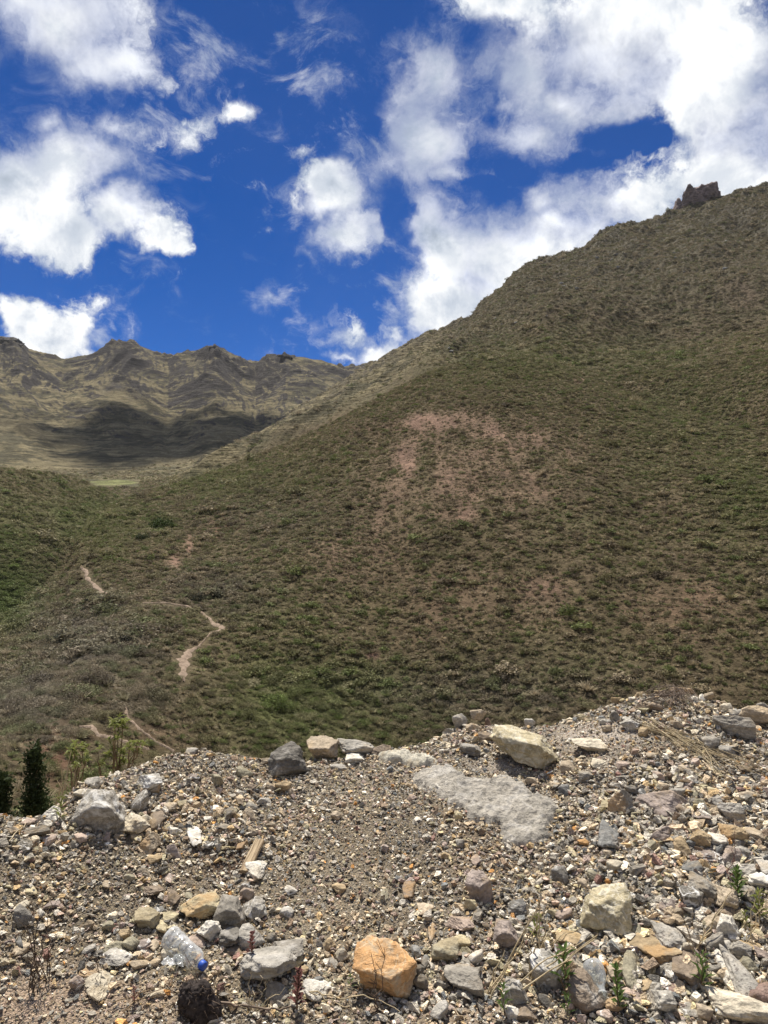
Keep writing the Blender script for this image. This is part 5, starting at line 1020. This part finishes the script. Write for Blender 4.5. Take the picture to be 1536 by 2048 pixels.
def rels(s):
    out = []
    for (mx_, my_, mp, nm, mi) in MARKS:
        d = (s['P'] - mp).length
        if d > .95 or (mi >= 0 and STONES[mi] is s): continue
        dx, dy = s['px'] - mx_, (s['py'] - my_) * 1.6; n = 'just ' if d < .17 else '' if d < .42 else 'well '
        h_ = 'left' if dx < 0 else 'right'; v_ = 'behind' if dy < 0 else 'in front'
        if abs(dx) > 2.2 * abs(dy): rel = f"{n}to the {h_} of {nm}"
        elif abs(dy) > 2.2 * abs(dx): rel = f"{n}{v_}{' of' if v_ == 'in front' else ''} {nm}"
        else: rel = f"{n}{v_} and {h_} of {nm}"
        out.append((d, rel))
    return [r_ for _, r_ in sorted(out)]
from collections import Counter
todo = [s for s in STONES if not s['label']]; cand = {}
for s in STONES: s['L'] = look(s); s['R'] = rels(s)
cnt = Counter(s['L'] + ' ' + r_ for s in STONES for r_ in set(s['R']))
cnt2 = Counter(); used = set()
for s in STONES:
    for i, a in enumerate(s['R'][:6]):
        for b in s['R'][i + 1:7]: cnt2[(s['L'], a, b)] += 1
for s in todo:
    lab = next((s['L'] + ' ' + r_ for r_ in s['R'] if cnt[s['L'] + ' ' + r_] == 1 and len((s['L'] + ' ' + r_).split()) <= 16), None)
    if lab is None:
        for i, a in enumerate(s['R'][:6]):
            for b in s['R'][i + 1:7]:
                t = f"{s['L']} {a}, {b}"
                if cnt2[(s['L'], a, b)] == 1 and len(t.split()) <= 16: lab = t; break
            if lab: break
    if lab is None:
        lab = ' '.join((s['L'] + (' ' + s['R'][0] if s['R'] else ' lying in the gravel')).split()[:16]); s['o']['group'] = 'loose stones on the bank: ' + lab
    s['label'] = lab
dup = Counter(s['label'] for s in STONES)
for s in STONES:
    nm = s['o'].name.split('.')[0]; tag(s['o'], s['label'], {'boulder': 'boulder', 'earth_clod': 'clod'}.get(nm, 'stone'))
    if dup[s['label']] > 1 and 'group' not in s['o']: s['o']['group'] = 'loose stones on the bank: ' + s['label']
    elif dup[s['label']] == 1: s['o']['group'] = 'boulders on the bank' if nm == 'boulder' else 'loose stones on the bank'
# ------------------------------------------------------------------ haze
def haze_box():
    m = bpy.data.materials.new('thin mountain air'); m.use_nodes = True; T = NT(m.node_tree); T.n.clear()
    v = T.node('ShaderNodeVolumePrincipled'); v.inputs['Density'].default_value = 0.000020; v.inputs['Color'].default_value = (0.93, 0.96, 1.0, 1); v.inputs['Anisotropy'].default_value = 0.2
    o = T.node('ShaderNodeOutputMaterial'); T.l.new(v.outputs[0], o.inputs['Volume'])
    bm = bmesh.new(); bmesh.ops.create_cube(bm, size=1.0); zlo = float(TZ.min()) - 1; zhi = float(TZ.max()) + 12
    bmesh.ops.scale(bm, vec=(7400, 7400, zhi - zlo), verts=bm.verts); bmesh.ops.translate(bm, vec=(0, 0, (zhi + zlo) / 2), verts=bm.verts)
    me = bpy.data.meshes.new('haze'); bm.to_mesh(me); bm.free(); tag(link('haze', me, m), kind='stuff')
HAZE = True
if HAZE: haze_box()
